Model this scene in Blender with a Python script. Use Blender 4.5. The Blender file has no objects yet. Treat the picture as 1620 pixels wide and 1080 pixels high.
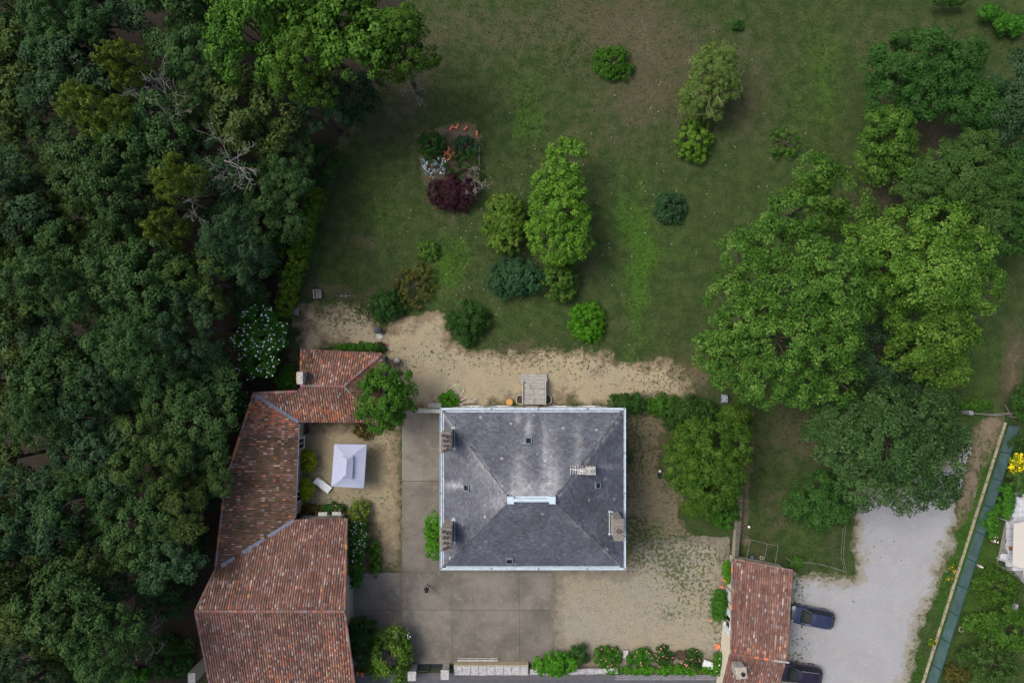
import bpy, math, random
import numpy as np
from mathutils import Vector, Matrix

# ------------------------------------------------------------------ camera, sky, sun, exposure
S = bpy.context.scene
COL = S.collection
CAMH = 67.0            # drone height in metres
FPX = 1085.4           # focal length in photograph pixels
cam_d = bpy.data.cameras.new('camera'); cam = bpy.data.objects.new('camera', cam_d); COL.objects.link(cam)
cam.location = (0, 0, CAMH); cam.rotation_euler = (0, 0, 0)
cam_d.sensor_fit = 'HORIZONTAL'; cam_d.angle = 2*math.atan(810/FPX); cam_d.clip_end = 2000
S.camera = cam

SUN_AZ = math.radians(292)      # compass bearing the light comes from (picture up = north)
SUN_EL = math.radians(57)
w = bpy.data.worlds.new('World'); S.world = w; w.use_nodes = True
nt = w.node_tree; bg = nt.nodes['Background']
sky = nt.nodes.new('ShaderNodeTexSky'); sky.sky_type = 'NISHITA'; sky.sun_disc = False
sky.sun_elevation = SUN_EL; sky.sun_rotation = SUN_AZ
sky.air_density = 1.0; sky.dust_density = 6.0; sky.ozone_density = 1.0
nt.links.new(sky.outputs[0], bg.inputs[0]); bg.inputs[1].default_value = 0.105
sd = bpy.data.lights.new('sun', 'SUN'); sd.energy = 1.15; sd.angle = math.radians(26); sd.color = (1, .96, .9)
sun = bpy.data.objects.new('sun', sd); COL.objects.link(sun)
sun.rotation_euler = Vector((-math.sin(SUN_AZ)*math.cos(SUN_EL), -math.cos(SUN_AZ)*math.cos(SUN_EL), -math.sin(SUN_EL))).to_track_quat('-Z', 'Y').to_euler()
sun.location = (-40, 20, 60)
S.view_settings.view_transform = 'Standard'; S.view_settings.look = 'None'
S.view_settings.exposure = 0.64; S.view_settings.gamma = 1
S.render.engine = 'CYCLES'
S.cycles.max_bounces = 5; S.cycles.diffuse_bounces = 3; S.cycles.glossy_bounces = 2; S.cycles.transmission_bounces = 3

# ------------------------------------------------------------------ helpers
R = math.radians
def P(px, py, z=0.0):
    k = (CAMH-z)/FPX
    return Vector(((px-810)*k, (540-py)*k, z))
def M(px, z=0.0): return px*(CAMH-z)/FPX          # pixel length -> metres at height z
def on_plane(px, py, pl):
    p0, n = pl
    d = Vector(((px-810)/FPX, (540-py)/FPX, -1)); o = Vector((0, 0, CAMH))
    return o + d*((p0-o).dot(n)/d.dot(n))
def plane(a, b, c):
    n = (b-a).cross(c-a).normalized()
    return (a, n if n.z > 0 else -n)
def plane_z(pl, x, y):
    p0, n = pl
    return p0.z - (n.x*(x-p0.x)+n.y*(y-p0.y))/n.z

def hash2(ix, iy, seed):
    h = (ix.astype(np.int64)*374761393 + iy.astype(np.int64)*668265263 + seed*974711) & 0x7fffffff
    h = ((h ^ (h >> 13))*1274126177) & 0x7fffffff
    return ((h ^ (h >> 16)) & 0xffff)/65535.0
def vnoise(x, y, seed=0):
    x = np.asarray(x, float); y = np.asarray(y, float)
    ix = np.floor(x); iy = np.floor(y); fx = x-ix; fy = y-iy
    fx = fx*fx*(3-2*fx); fy = fy*fy*(3-2*fy)
    a = hash2(ix, iy, seed); b = hash2(ix+1, iy, seed); c = hash2(ix, iy+1, seed); d = hash2(ix+1, iy+1, seed)
    return (a*(1-fx)+b*fx)*(1-fy)+(c*(1-fx)+d*fx)*fy
def fbm(x, y, seed=0, o=4, gain=.5):
    s = 0; a = .5; t = 0
    for k in range(o):
        s = s+a*vnoise(np.asarray(x)*2**k, np.asarray(y)*2**k, seed+k*17); t += a; a *= gain
    return s/t
def poly_sd(X, Y, poly):
    """signed distance, positive inside"""
    d = np.full(X.shape, 1e9); ins = np.zeros(X.shape, bool)
    n = len(poly)
    for i in range(n):
        x0, y0 = poly[i][:2]; x1, y1 = poly[(i+1) % n][:2]
        dx, dy = x1-x0, y1-y0; L = dx*dx+dy*dy+1e-12
        t = np.clip(((X-x0)*dx+(Y-y0)*dy)/L, 0, 1)
        d = np.minimum(d, np.hypot(X-x0-t*dx, Y-y0-t*dy))
        c = ((y0 > Y) != (y1 > Y)) & (X < dx*(Y-y0)/(dy if abs(dy) > 1e-9 else 1e-9)+x0)
        ins ^= c
    return np.where(ins, d, -d)

def tag(o, label=None, cat=None, group=None, kind=None):
    if label: o['label'] = label
    if cat: o['category'] = cat
    if group: o['group'] = group
    if kind: o['kind'] = kind
    return o
def thing(name, label, cat, loc=(0, 0, 0), rz=0.0, group=None):
    o = bpy.data.objects.new(name, None); COL.objects.link(o)
    o.empty_display_size = .3; o.location = loc; o.rotation_euler = (0, 0, rz)
    return tag(o, label, cat, group)
def link(name, me, parent=None, kind=None):
    o = bpy.data.objects.new(name, me); COL.objects.link(o)
    if parent is not None: o.parent = parent
    if kind: o['kind'] = kind
    return o
def copy_tree(o, parent=None):
    c = o.copy(); COL.objects.link(c); c.parent = parent
    for ch in list(o.children): copy_tree(ch, c)
    return c
def abs_loc(o):
    v = Vector((0, 0, 0))
    while o is not None: v += o.location; o = o.parent
    return v

class MB:
    """collects shapes; build() links them as one mesh"""
    def __init__(s): s.v = []; s.f = []; s.c = []
    def add(s, vs, fs, col=None):
        b = len(s.v); s.v += [tuple(v) for v in vs]; s.f += [tuple(i+b for i in f) for f in fs]
        s.c += [col or (1, 1, 1)]*len(vs)
        return s
    def box(s, c, size, rz=0, col=None, taper=1.0, top_shift=(0, 0)):
        x, y, z = [q/2 for q in size]; ca, sa = math.cos(rz), math.sin(rz); vs = []
        for k in (-1, 1):
            t = taper if k > 0 else 1
            for i, j in ((-1, -1), (1, -1), (1, 1), (-1, 1)):
                a, b = i*x*t+(top_shift[0] if k > 0 else 0), j*y*t+(top_shift[1] if k > 0 else 0)
                vs.append((c[0]+a*ca-b*sa, c[1]+a*sa+b*ca, c[2]+k*z))
        return s.add(vs, [(3, 2, 1, 0), (4, 5, 6, 7), (0, 1, 5, 4), (1, 2, 6, 5), (2, 3, 7, 6), (3, 0, 4, 7)], col)
    def bevbox(s, c, size, rz=0, b=.02, col=None):
        x, y, z = [q/2 for q in size]; ca, sa = math.cos(rz), math.sin(rz)
        rings = []
        for zz, ins in ((-z, b), (-z+b, 0), (z-b, 0), (z, b)):
            ring = []
            for i, j in ((-1, -1), (1, -1), (1, 1), (-1, 1)):
                ring.append((i*(x-ins), j*(y-ins), zz))
            rings.append(ring)
        vs = [(c[0]+a*ca-q*sa, c[1]+a*sa+q*ca, c[2]+h) for r in rings for a, q, h in r]
        fs = [(3, 2, 1, 0), (12, 13, 14, 15)]
        for r in range(3):
            for k in range(4): fs.append((r*4+k, r*4+(k+1) % 4, r*4+4+(k+1) % 4, r*4+4+k))
        return s.add(vs, fs, col)
    def tube(s, pts, rad, n=6, cap=True, col=None):
        pts = [Vector(p) for p in pts]
        if not hasattr(rad, '__len__'): rad = [rad]*len(pts)
        vs = []; fs = []
        for i, p in enumerate(pts):
            d = (pts[min(i+1, len(pts)-1)]-pts[max(i-1, 0)]).normalized()
            a = d.orthogonal().normalized() if abs(d.z) > .9 else Vector((0, 0, 1)).cross(d).normalized()
            b = d.cross(a)
            for k in range(n):
                t = 2*math.pi*k/n
                vs.append(p+(a*math.cos(t)+b*math.sin(t))*rad[i])
        for i in range(len(pts)-1):
            for k in range(n): fs.append((i*n+k, i*n+(k+1) % n, i*n+n+(k+1) % n, i*n+n+k))
        if cap: fs.append(tuple(range(n-1, -1, -1))); fs.append(tuple((len(pts)-1)*n+k for k in range(n)))
        return s.add(vs, fs, col)
    def bar(s, a, b, r=.02, n=5, col=None): return s.tube([a, b], r, n, True, col)
    def lathe(s, c, prof, n=12, col=None, cap=True):
        vs = []; fs = []
        for r, z in prof:
            for k in range(n):
                t = 2*math.pi*k/n; vs.append((c[0]+r*math.cos(t), c[1]+r*math.sin(t), c[2]+z))
        for i in range(len(prof)-1):
            for k in range(n): fs.append((i*n+k, i*n+(k+1) % n, i*n+n+(k+1) % n, i*n+n+k))
        if cap: fs.append(tuple(range(n-1, -1, -1))); fs.append(tuple((len(prof)-1)*n+k for k in range(n)))
        return s.add(vs, fs, col)
    def prism(s, pts, z0, z1, col=None):
        n = len(pts); vs = [(p[0], p[1], z0) for p in pts]+[(p[0], p[1], z1) for p in pts]
        fs = [tuple(range(n-1, -1, -1)), tuple(range(n, 2*n))]+[(i, (i+1) % n, n+(i+1) % n, n+i) for i in range(n)]
        return s.add(vs, fs, col)
    def slab(s, pts, th, col=None):
        """planar polygon in space made solid downward by th"""
        pts = [Vector(p) for p in pts]; n = len(pts)
        nn = Vector((0, 0, 0))
        for i in range(n): nn += pts[i].cross(pts[(i+1) % n])
        if nn.z < 0: pts = pts[::-1]
        vs = [p for p in pts]+[p-Vector((0, 0, th)) for p in pts]
        fs = [tuple(range(n)), tuple(range(2*n-1, n-1, -1))]+[(i, n+i, n+(i+1) % n, (i+1) % n) for i in range(n)]
        return s.add(vs, fs, col)
    def mesh(s, name, mat, off=None, smooth=False, colors=False):
        v = np.array(s.v, float).reshape(-1, 3)
        if off is not None: v = v-np.array(off)[None, :]
        me = bpy.data.meshes.new(name); me.from_pydata(v.tolist(), [], s.f)
        if colors:
            at = me.color_attributes.new('Col', 'FLOAT_COLOR', 'POINT')
            c = np.ones((len(s.c), 4)); c[:, :3] = np.array(s.c); at.data.foreach_set('color', c.ravel())
        if smooth: me.polygons.foreach_set('use_smooth', [True]*len(me.polygons))
        me.materials.append(mat); me.update()
        return me
    def build(s, name, mat, parent=None, world=True, smooth=False, colors=False, kind=None):
        off = None
        if parent is not None and world: off = abs_loc(parent)
        return link(name, s.mesh(name, mat, off, smooth, colors), parent, kind)

# ------------------------------------------------------------------ materials
def new_mat(name):
    m = bpy.data.materials.new(name); m.use_nodes = True
    n = m.node_tree.nodes; return m, n, m.node_tree.links, n['Principled BSDF']
def node(n, t, **kw):
    x = n.new(t)
    for k, v in kw.items():
        if k.startswith('i_'): x.inputs[int(k[2:])].default_value = v
        else: setattr(x, k, v)
    return x
def ramp(n, stops):
    r = n.new('ShaderNodeValToRGB'); e = r.color_ramp.elements
    while len(e) < len(stops): e.new(.5)
    for q, (p, c) in zip(e, stops): q.position = p; q.color = (*c, 1) if len(c) == 3 else c
    return r
def coords(n, l, scale=1.0):
    g = n.new('ShaderNodeNewGeometry')
    return g.outputs['Position']
def noise(n, l, co, scale, detail=4, rough=.6, stretch=None):
    t = n.new('ShaderNodeTexNoise'); t.inputs['Scale'].default_value = scale
    t.inputs['Detail'].default_value = detail; t.inputs['Roughness'].default_value = rough
    if stretch:
        mp = n.new('ShaderNodeMapping'); mp.inputs['Scale'].default_value = stretch
        l.new(co, mp.inputs['Vector']); co = mp.outputs[0]
    l.new(co, t.inputs['Vector']); return t.outputs['Fac']
def mix(n, l, fac, a, b, mode='MIX'):
    m = n.new('ShaderNodeMix'); m.data_type = 'RGBA'; m.blend_type = mode
    for sock, v in ((m.inputs[0], fac), (m.inputs[6], a), (m.inputs[7], b)):
        if hasattr(v, 'is_output'): l.new(v, sock)
        elif hasattr(v, '__len__'): sock.default_value = (*v, 1)
        else: sock.default_value = v
    return m.outputs[2]
def maprange(n, l, v, a, b, c=0, d=1):
    m = n.new('ShaderNodeMapRange'); l.new(v, m.inputs[0])
    for i, q in enumerate((a, b, c, d)): m.inputs[i+1].default_value = q
    m.interpolation_type = 'SMOOTHSTEP'
    return m.outputs[0]
def math_(n, l, op, a, b=0.0):
    m = n.new('ShaderNodeMath'); m.operation = op
    for i, v in enumerate((a, b)):
        if hasattr(v, 'is_output'): l.new(v, m.inputs[i])
        else: m.inputs[i].default_value = v
    return m.outputs[0]
def attr(n, name, out='Fac'):
    a = n.new('ShaderNodeAttribute'); a.attribute_name = name; return a.outputs[out]
def bump(n, l, b, h, strength=.4, dist=.05):
    bp = n.new('ShaderNodeBump'); bp.inputs['Strength'].default_value = strength; bp.inputs['Distance'].default_value = dist
    l.new(h, bp.inputs['Height']); l.new(bp.outputs[0], b.inputs['Normal'])

def mat_plain(name, c, rough=.7, var=.25, scale=3.0, metal=0.0, spec=.3, dirt=None):
    """painted / stone / metal surface with mottling, so nothing is one flat tone"""
    m, n, l, b = new_mat(name); co = coords(n, l)
    f = noise(n, l, co, scale, 5, .65); f2 = noise(n, l, co, scale*9, 3)
    r = ramp(n, [(.3, tuple(x*(1-var) for x in c)), (.7, tuple(min(1, x*(1+var)) for x in c))]); l.new(f, r.inputs[0])
    out = r.outputs[0]
    if dirt:
        out = mix(n, l, maprange(n, l, f2, .5, .72), out, dirt)
    l.new(out, b.inputs['Base Color']); b.inputs['Roughness'].default_value = rough
    b.inputs['Metallic'].default_value = metal; b.inputs['Specular IOR Level'].default_value = spec
    bump(n, l, b, f2, .25, .02)
    return m
def mat_vcol(name, rough=.85, scale=14, amt=.35):
    """colour from the pieces themselves, with grain on top"""
    m, n, l, b = new_mat(name); co = coords(n, l)
    f = noise(n, l, co, scale, 4, .7)
    r = ramp(n, [(.3, (1-amt,)*3), (.72, (1+amt*.5,)*3)]); l.new(f, r.inputs[0])
    l.new(mix(n, l, 1.0, attr(n, 'Col', 'Color'), r.outputs[0], 'MULTIPLY'), b.inputs['Base Color'])
    b.inputs['Roughness'].default_value = rough; b.inputs['Specular IOR Level'].default_value = .25
    bump(n, l, b, f, .3, .02)
    return m
LEAF = {}
def mat_leaf(name, c1, c2, c3, trans=.13, rough=.55, objvar=.10):
    if name in LEAF: return LEAF[name]
    m, n, l, b = new_mat('leaf_'+name)
    r = ramp(n, [(.05, c1), (.5, c2), (.97, c3)]); l.new(attr(n, 'tint'), r.inputs[0])
    oi = n.new('ShaderNodeObjectInfo')
    hs = n.new('ShaderNodeHueSaturation')
    l.new(maprange(n, l, oi.outputs['Random'], 0, 1, .494, .508), hs.inputs['Hue'])
    l.new(maprange(n, l, oi.outputs['Random'], 0, 1, 1-objvar, 1+objvar), hs.inputs['Value'])
    l.new(r.outputs[0], hs.inputs['Color'])
    l.new(hs.outputs[0], b.inputs['Base Color']); b.inputs['Roughness'].default_value = rough
    b.inputs['Specular IOR Level'].default_value = .08
    t = n.new('ShaderNodeBsdfTranslucent'); l.new(hs.outputs[0], t.inputs[0])
    ms = n.new('ShaderNodeMixShader'); ms.inputs[0].default_value = trans
    l.new(b.outputs[0], ms.inputs[1]); l.new(t.outputs[0], ms.inputs[2])
    l.new(ms.outputs[0], n['Material Output'].inputs[0])
    LEAF[name] = m; return m
PAL = {
 'wood':   ((.018, .046, .013), (.038, .084, .024), (.085, .148, .044)),
 'wood2':  ((.016, .042, .016), (.032, .074, .030), (.068, .125, .052)),
 'wood3':  ((.025, .050, .012), (.052, .092, .022), (.105, .155, .040)),
 'oak':    ((.022, .064, .008), (.052, .128, .014), (.120, .225, .034)),
 'yellow': ((.050, .090, .012), (.115, .170, .024), (.215, .275, .052)),
 'lime':   ((.018, .060, .008), (.050, .130, .016), (.155, .265, .052)),
 'lime2':  ((.026, .070, .008), (.066, .142, .016), (.180, .275, .050)),
 'box':    ((.030, .084, .008), (.074, .168, .014), (.190, .315, .045)),
 'bright': ((.026, .100, .006), (.056, .190, .010), (.105, .290, .022)),
 'dark':   ((.014, .044, .008), (.030, .080, .015), (.058, .130, .028)),
 'blue':   ((.016, .048, .020), (.032, .084, .034), (.062, .140, .060)),
 'olive':  ((.022, .058, .012), (.046, .104, .022), (.098, .168, .042)),
 'willow': ((.050, .105, .018), (.105, .185, .038), (.200, .290, .085)),
 'hedge':  ((.020, .072, .007), (.042, .135, .013), (.080, .200, .024)),
 'russet': ((.044, .048, .012), (.078, .078, .018), (.115, .130, .030)),
 'purple': ((.022, .010, .014), (.042, .016, .022), (.070, .026, .034)),
 'gold':   ((.085, .130, .006), (.180, .235, .010), (.320, .350, .028)),
 'silver': ((.080, .120, .125), (.160, .220, .225), (.300, .360, .370)),
 'yew':    ((.018, .058, .006), (.044, .112, .012), (.115, .205, .034)),
 'meadow': ((.030, .052, .013), (.054, .080, .024), (.105, .122, .050)),
}
def leaf(p): return mat_leaf(p, *PAL[p])

WHITE = mat_plain('white_paint', (.72, .72, .72), .5, .08)
ZINC = mat_plain('zinc', (.50, .60, .68), .45, .15, 2, .0, .5, dirt=(.33, .38, .42))
ZINCD = mat_plain('dark_zinc', (.16, .19, .26), .5, .25, 3)
STONE = mat_plain('pale_stone', (.36, .335, .28), .85, .3, 3, dirt=(.18, .17, .15))
STONEG = mat_plain('grey_stone', (.24, .23, .21), .9, .3, 3, dirt=(.12, .12, .11))
LICHEN = mat_plain('lichen_stone', (.40, .40, .39), .9, .4, 5, dirt=(.17, .17, .165))
RENDER = mat_plain('cream_render', (.62, .57, .46), .9, .12, 1.5, dirt=(.45, .40, .31))
RUBBLE = mat_plain('rubble_wall', (.36, .31, .25), .9, .3, 3, dirt=(.2, .17, .14))
GLASS = mat_plain('dark_glass', (.012, .018, .02), .12, .1, 1, 0, .2)
DARK = mat_plain('dark_metal', (.03, .03, .035), .5, .2, 4)
GREYM = mat_plain('grey_metal', (.30, .31, .32), .45, .15, 4, .3)
WOODM = mat_plain('weathered_wood', (.20, .165, .13), .85, .3, 6, dirt=(.12, .10, .08))
BARK = mat_plain('bark', (.085, .068, .052), .9, .4, 5)
DEADW = mat_plain('dead_wood', (.25, .235, .22), .85, .25, 6)
TERRA = mat_plain('terracotta', (.68, .20, .10), .8, .2, 5)
BLUEP = mat_plain('pale_blue_paint', (.50, .62, .68), .55, .1, 3)
FABRIC = mat_plain('lilac_canvas', (.37, .41, .55), .8, .06, 1.2)
SOILM = mat_plain('bare_soil', (.055, .042, .032), .95, .4, 2, dirt=(.09, .07, .05))
TILES = mat_vcol('canal_tiles', .85, 18, .4)
SLATES = mat_vcol('slates', .6, 10, .35)

# ------------------------------------------------------------------ ground and paving
def gauss_field(X, Y, lst):
    f = np.zeros(X.shape)
    X = X+(fbm(X*.35, Y*.35, 91)-.5)*3.5; Y = Y+(fbm(X*.35+40, Y*.35, 92)-.5)*3.5
    for (px, py, rx, ry, a) in lst:
        c = P(px, py); f += a*np.exp(-(((X-c.x)/M(rx))**2+((Y-c.y)/M(ry))**2))
    return f
LUSH = [(720, 420, 32, 55, .9), (705, 440, 20, 40, .4), (1010, 430, 26, 130, .95), (835, 185, 26, 60, .8), (1300, 120, 45, 110, .6), (905, 75, 40, 50, .35),
        (600, 330, 60, 90, .35), (1240, 330, 60, 60, .3), (960, 330, 50, 60, .3), (1060, 400, 60, 70, .35), (820, 500, 70, 25, .25), (1540, 880, 60, 250, .7), (1580, 330, 40, 60, .2),
        (1270, 860, 60, 30, .35), (520, 420, 30, 70, .25), (740, 130, 50, 50, .25), (870, 480, 50, 20, .2), (1560, 560, 25, 60, .3)]
DRY = [(1000, 120, 190, 110, .35), (760, 40, 110, 70, .45), (1330, 60, 130, 50, .3), (980, 30, 110, 55, .75), (1040, 150, 70, 80, .65), (900, 260, 40, 60, .35), (1190, 150, 45, 70, .5), (1090, 590, 60, 35, 1.3), (1600, 580, 18, 60, 1.4), (1395, 180, 35, 80, .7),
       (650, 100, 60, 80, .8), (590, 200, 60, 60, .5), (1490, 210, 60, 40, 1.3), (1240, 680, 60, 50, .6), (1230, 800, 40, 40, .7), (1200, 870, 30, 20, .6), (1310, 870, 30, 30, .4),
       (720, 300, 70, 60, .55), (820, 545, 60, 22, .8), (1020, 700, 40, 60, 1.2), (1060, 860, 60, 40, .5), (560, 380, 40, 30, .5), (1000, 500, 50, 40, .3), (1390, 310, 40, 30, 1.1),
       (1500, 60, 60, 40, .4), (860, 420, 60, 60, .4), (520, 465, 60, 12, .8), (600, 470, 50, 30, .5), (740, 460, 50, 30, .3), (1320, 700, 80, 40, .8), (930, 400, 26, 70, .4)]
def grid_mesh(name, xs, ys, z, attrs, keep=None):
    nx, ny = len(xs), len(ys); X, Y = np.meshgrid(xs, ys)
    v = np.stack([X.ravel(), Y.ravel(), np.full(X.size, z)], 1)
    i = (np.arange(ny-1)[:, None]*nx+np.arange(nx-1)[None, :])
    if keep is not None: i = i[keep]
    i = i.ravel()
    f = np.stack([i, i+1, i+nx+1, i+nx], 1)
    used = np.unique(f); remap = np.zeros(len(v), int); remap[used] = np.arange(len(used))
    me = quads(name, v[used], remap[f])
    for k, a in attrs.items():
        at = me.attributes.new(k, 'FLOAT', 'POINT'); at.data.foreach_set('value', a.ravel()[used].astype(np.float32))
    return me
def quads(name, v, f):
    me = bpy.data.meshes.new(name); k = f.shape[1]
    me.vertices.add(len(v)); me.vertices.foreach_set('co', np.asarray(v, np.float32).ravel())
    me.loops.add(f.size); me.loops.foreach_set('vertex_index', f.ravel().astype(np.int32))
    me.polygons.add(len(f)); me.polygons.foreach_set('loop_start', np.arange(0, f.size, k, dtype=np.int32))
    me.update(calc_edges=True); return me

def mat_lawn():
    m, n, l, b = new_mat('lawn_turf'); co = coords(n, l)
    big = noise(n, l, co, .16, 5, .6); mid = noise(n, l, co, .9, 5, .65); fine = noise(n, l, co, 7, 4, .7); vf = noise(n, l, co, 24, 2)
    mow = noise(n, l, co, 1.0, 4, .65, (1.9, .10, 1))
    g = mix(n, l, maprange(n, l, mid, .35, .65), (.032, .059, .017), (.056, .081, .028))
    lush = math_(n, l, 'ADD', attr(n, 'lush'), math_(n, l, 'MULTIPLY', math_(n, l, 'SUBTRACT', mid, .5), 1.3))
    lush = math_(n, l, 'ADD', lush, math_(n, l, 'MULTIPLY', math_(n, l, 'SUBTRACT', mow, .5), .8))
    g = mix(n, l, maprange(n, l, lush, .1, 1.1, 0, .8), g, (.054, .136, .014))
    dry = math_(n, l, 'ADD', attr(n, 'dry'), math_(n, l, 'MULTIPLY', math_(n, l, 'SUBTRACT', big, .5), 1.0))
    dry = math_(n, l, 'ADD', dry, math_(n, l, 'MULTIPLY', math_(n, l, 'SUBTRACT', mid, .5), 1.2))
    g = mix(n, l, maprange(n, l, dry, .10, .95, 0, .85), g, (.092, .082, .050))
    g = mix(n, l, maprange(n, l, dry, .8, 1.6, 0, .8), g, (.165, .130, .090))
    r = ramp(n, [(.25, (.55, .55, .55)), (.5, (1, 1, 1)), (.78, (1.5, 1.45, 1.35))]); l.new(fine, r.inputs[0])
    g = mix(n, l, 1.0, g, r.outputs[0], 'MULTIPLY')
    l.new(g, b.inputs['Base Color']); b.inputs['Roughness'].default_value = .95; b.inputs['Specular IOR Level'].default_value = .1
    h = math_(n, l, 'ADD', fine, math_(n, l, 'MULTIPLY', vf, .6)); bump(n, l, b, h, .9, .09)
    return m
xs = np.concatenate([[-600, -300, -150, -90], np.arange(-62, 62.1, .5), [90, 150, 300, 600]])
ys = np.concatenate([[-600, -300, -150, -90], np.arange(-46, 46.1, .5), [90, 150, 300, 600]])
GX, GY = np.meshgrid(xs, ys)
me = grid_mesh('lawn', xs, ys, 0, {'lush': gauss_field(GX, GY, LUSH), 'dry': gauss_field(GX, GY, DRY)})
me.materials.append(mat_lawn()); link('lawn', me, kind='structure')

def mat_gravel(name, c1, c2, c3, weed, weed_amt=0.0, speck=.55, soil=(.16, .125, .085), edge=(.075, .082, .036)):
    m, n, l, b = new_mat(name); co = coords(n, l)
    big = noise(n, l, co, .22, 5, .6); mid = noise(n, l, co, 1.1, 6, .65); fine = noise(n, l, co, 11, 3, .8); sp = noise(n, l, co, 3.4, 3, .55); dot = noise(n, l, co, 5.5, 2, .5)
    g = mix(n, l, maprange(n, l, big, .35, .65), c1, c2)
    g = mix(n, l, maprange(n, l, mid, .42, .75), g, c3)
    r = ramp(n, [(.25, (.62, .62, .62)), (.5, (1, 1, 1)), (.78, (1.35, 1.35, 1.35))]); l.new(fine, r.inputs[0])
    g = mix(n, l, 1.0, g, r.outputs[0], 'MULTIPLY')
    g = mix(n, l, maprange(n, l, dot, .60, .68, 0, speck), g, tuple(x*.42 for x in c3))
    f = attr(n, 'f')
    e = math_(n, l, 'SUBTRACT', math_(n, l, 'ADD', math_(n, l, 'MULTIPLY', mid, 3.2), math_(n, l, 'MULTIPLY', sp, 1.2)), f)       # ragged worn edge
    g = mix(n, l, maprange(n, l, e, .5, 1.5, 0, .75), g, soil)
    g = mix(n, l, maprange(n, l, e, 1.5, 2.1, 0, .85), g, edge)
    wd = math_(n, l, 'ADD', math_(n, l, 'MULTIPLY', attr(n, 'weed'), .35), math_(n, l, 'SUBTRACT', sp, math_(n, l, 'MULTIPLY', f, .04)))
    g = mix(n, l, maprange(n, l, wd, .66-weed_amt, .78-weed_amt, 0, .85), g, weed)
    l.new(g, b.inputs['Base Color']); b.inputs['Roughness'].default_value = .95; b.inputs['Specular IOR Level'].default_value = .15
    bump(n, l, b, fine, .6, .04)
    return m
def ragged_sheet(name, poly_px, mat, z=.004, step=.14, amp=1.0, scale=.9, seed=1, weed=(), kind='structure', feather=1.0):
    poly = [tuple(P(*p)[:2]) for p in poly_px]
    a = np.array(poly); lo = a.min(0)-1.5; hi = a.max(0)+1.5
    xs = np.arange(lo[0], hi[0], step); ys = np.arange(lo[1], hi[1], step); X, Y = np.meshgrid(xs, ys)
    f = poly_sd(X, Y, poly)+(fbm(X*scale, Y*scale, seed, 6, .68)-.5)*4*amp
    kf = (f[:-1, :-1]+f[1:, :-1]+f[:-1, 1:]+f[1:, 1:])/4 > 0
    me = grid_mesh(name, xs, ys, z, {'f': f, 'weed': gauss_field(X, Y, weed)}, kf)
    # pull the border onto the outline so that it does not step
    gy, gx = np.gradient(f, step); g2 = gx*gx+gy*gy+.05
    nv = len(me.vertices); co = np.empty(nv*3, np.float32); me.vertices.foreach_get('co', co); co = co.reshape(-1, 3)
    ix = np.clip(np.round((co[:, 0]-xs[0])/step).astype(int), 0, len(xs)-1); iy = np.clip(np.round((co[:, 1]-ys[0])/step).astype(int), 0, len(ys)-1)
    ff = f[iy, ix]; near = (ff < step*.6)
    s = np.clip(-ff/g2[iy, ix], -step*.7, step*.7)*near
    co[:, 0] += gx[iy, ix]*s; co[:, 1] += gy[iy, ix]*s
    me.vertices.foreach_set('co', co.ravel()); me.update()
    me.materials.append(mat)
    return link(name, me, kind=kind)

G_TAN = mat_gravel('tan_gravel', (.31, .275, .19), (.35, .295, .19), (.26, .23, .17), (.075, .085, .035), .02)
G_YARD = mat_gravel('yard_gravel', (.245, .215, .145), (.29, .24, .15), (.20, .18, .125), (.08, .085, .04), 0)
G_EAST = mat_gravel('front_gravel', (.27, .25, .205), (.29, .255, .18), (.23, .215, .175), (.07, .085, .03), .06, soil=(.19, .17, .13), edge=(.14, .13, .10))
G_DRIVE = mat_gravel('drive_chippings', (.31, .32, .34), (.285, .29, .305), (.34, .335, .325), (.24, .235, .19), -.12, soil=(.22, .20, .14), speck=.08)
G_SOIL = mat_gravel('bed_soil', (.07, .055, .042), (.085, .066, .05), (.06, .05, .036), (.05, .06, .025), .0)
G_WOOD = mat_gravel('leaf_litter', (.030, .026, .020), (.036, .030, .022), (.024, .022, .018), (.030, .038, .018), .02, soil=(.03, .03, .02))

ragged_sheet('forest_floor', [(-200, -200), (640, -200), (650, 60), (560, 190), (500, 320), (460, 420), (440, 520), (470, 560), (470, 620), (420, 640), (380, 900), (300, 1120), (300, 1300), (-200, 1300)], G_WOOD, .004, .4, 1.0, .4, 5)
ragged_sheet('gravel_terrace', [(470, 477), (592, 478), (604, 516), (640, 506), (682, 489), (700, 496), (716, 540), (762, 552), (800, 556), (862, 548), (930, 556), (990, 562), (1060, 572), (1105, 600), (1090, 640), (985, 648), (690, 652), (636, 652), (600, 570), (470, 556)],
             G_TAN, .006, .14, 1.0, .55, 11, [(560, 500, 40, 25, .4), (850, 562, 40, 12, .5), (640, 560, 20, 20, .2), (960, 590, 40, 20, .15), (1050, 600, 60, 40, .45)])
ragged_sheet('courtyard_gravel', [(464, 664), (637, 664), (637, 905), (600, 905), (585, 830), (545, 826), (462, 824)], G_YARD, .008, .14, .35, .7, 21, [(520, 800, 60, 14, .5), (480, 690, 10, 60, .2)])
ragged_sheet('front_gravel', [(873, 890), (994, 896), (1000, 862), (1050, 850), (1110, 848), (1152, 850), (1156, 1040), (1100, 1056), (873, 1060)], G_EAST, .050, .14, .22, .6, 31, [(1060, 895, 40, 50, .7), (1100, 930, 45, 45, .6), (1060, 970, 30, 18, .6), (1130, 1000, 22, 50, .4), (1010, 880, 25, 25, .5), (1120, 870, 30, 20, .5)])
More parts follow.
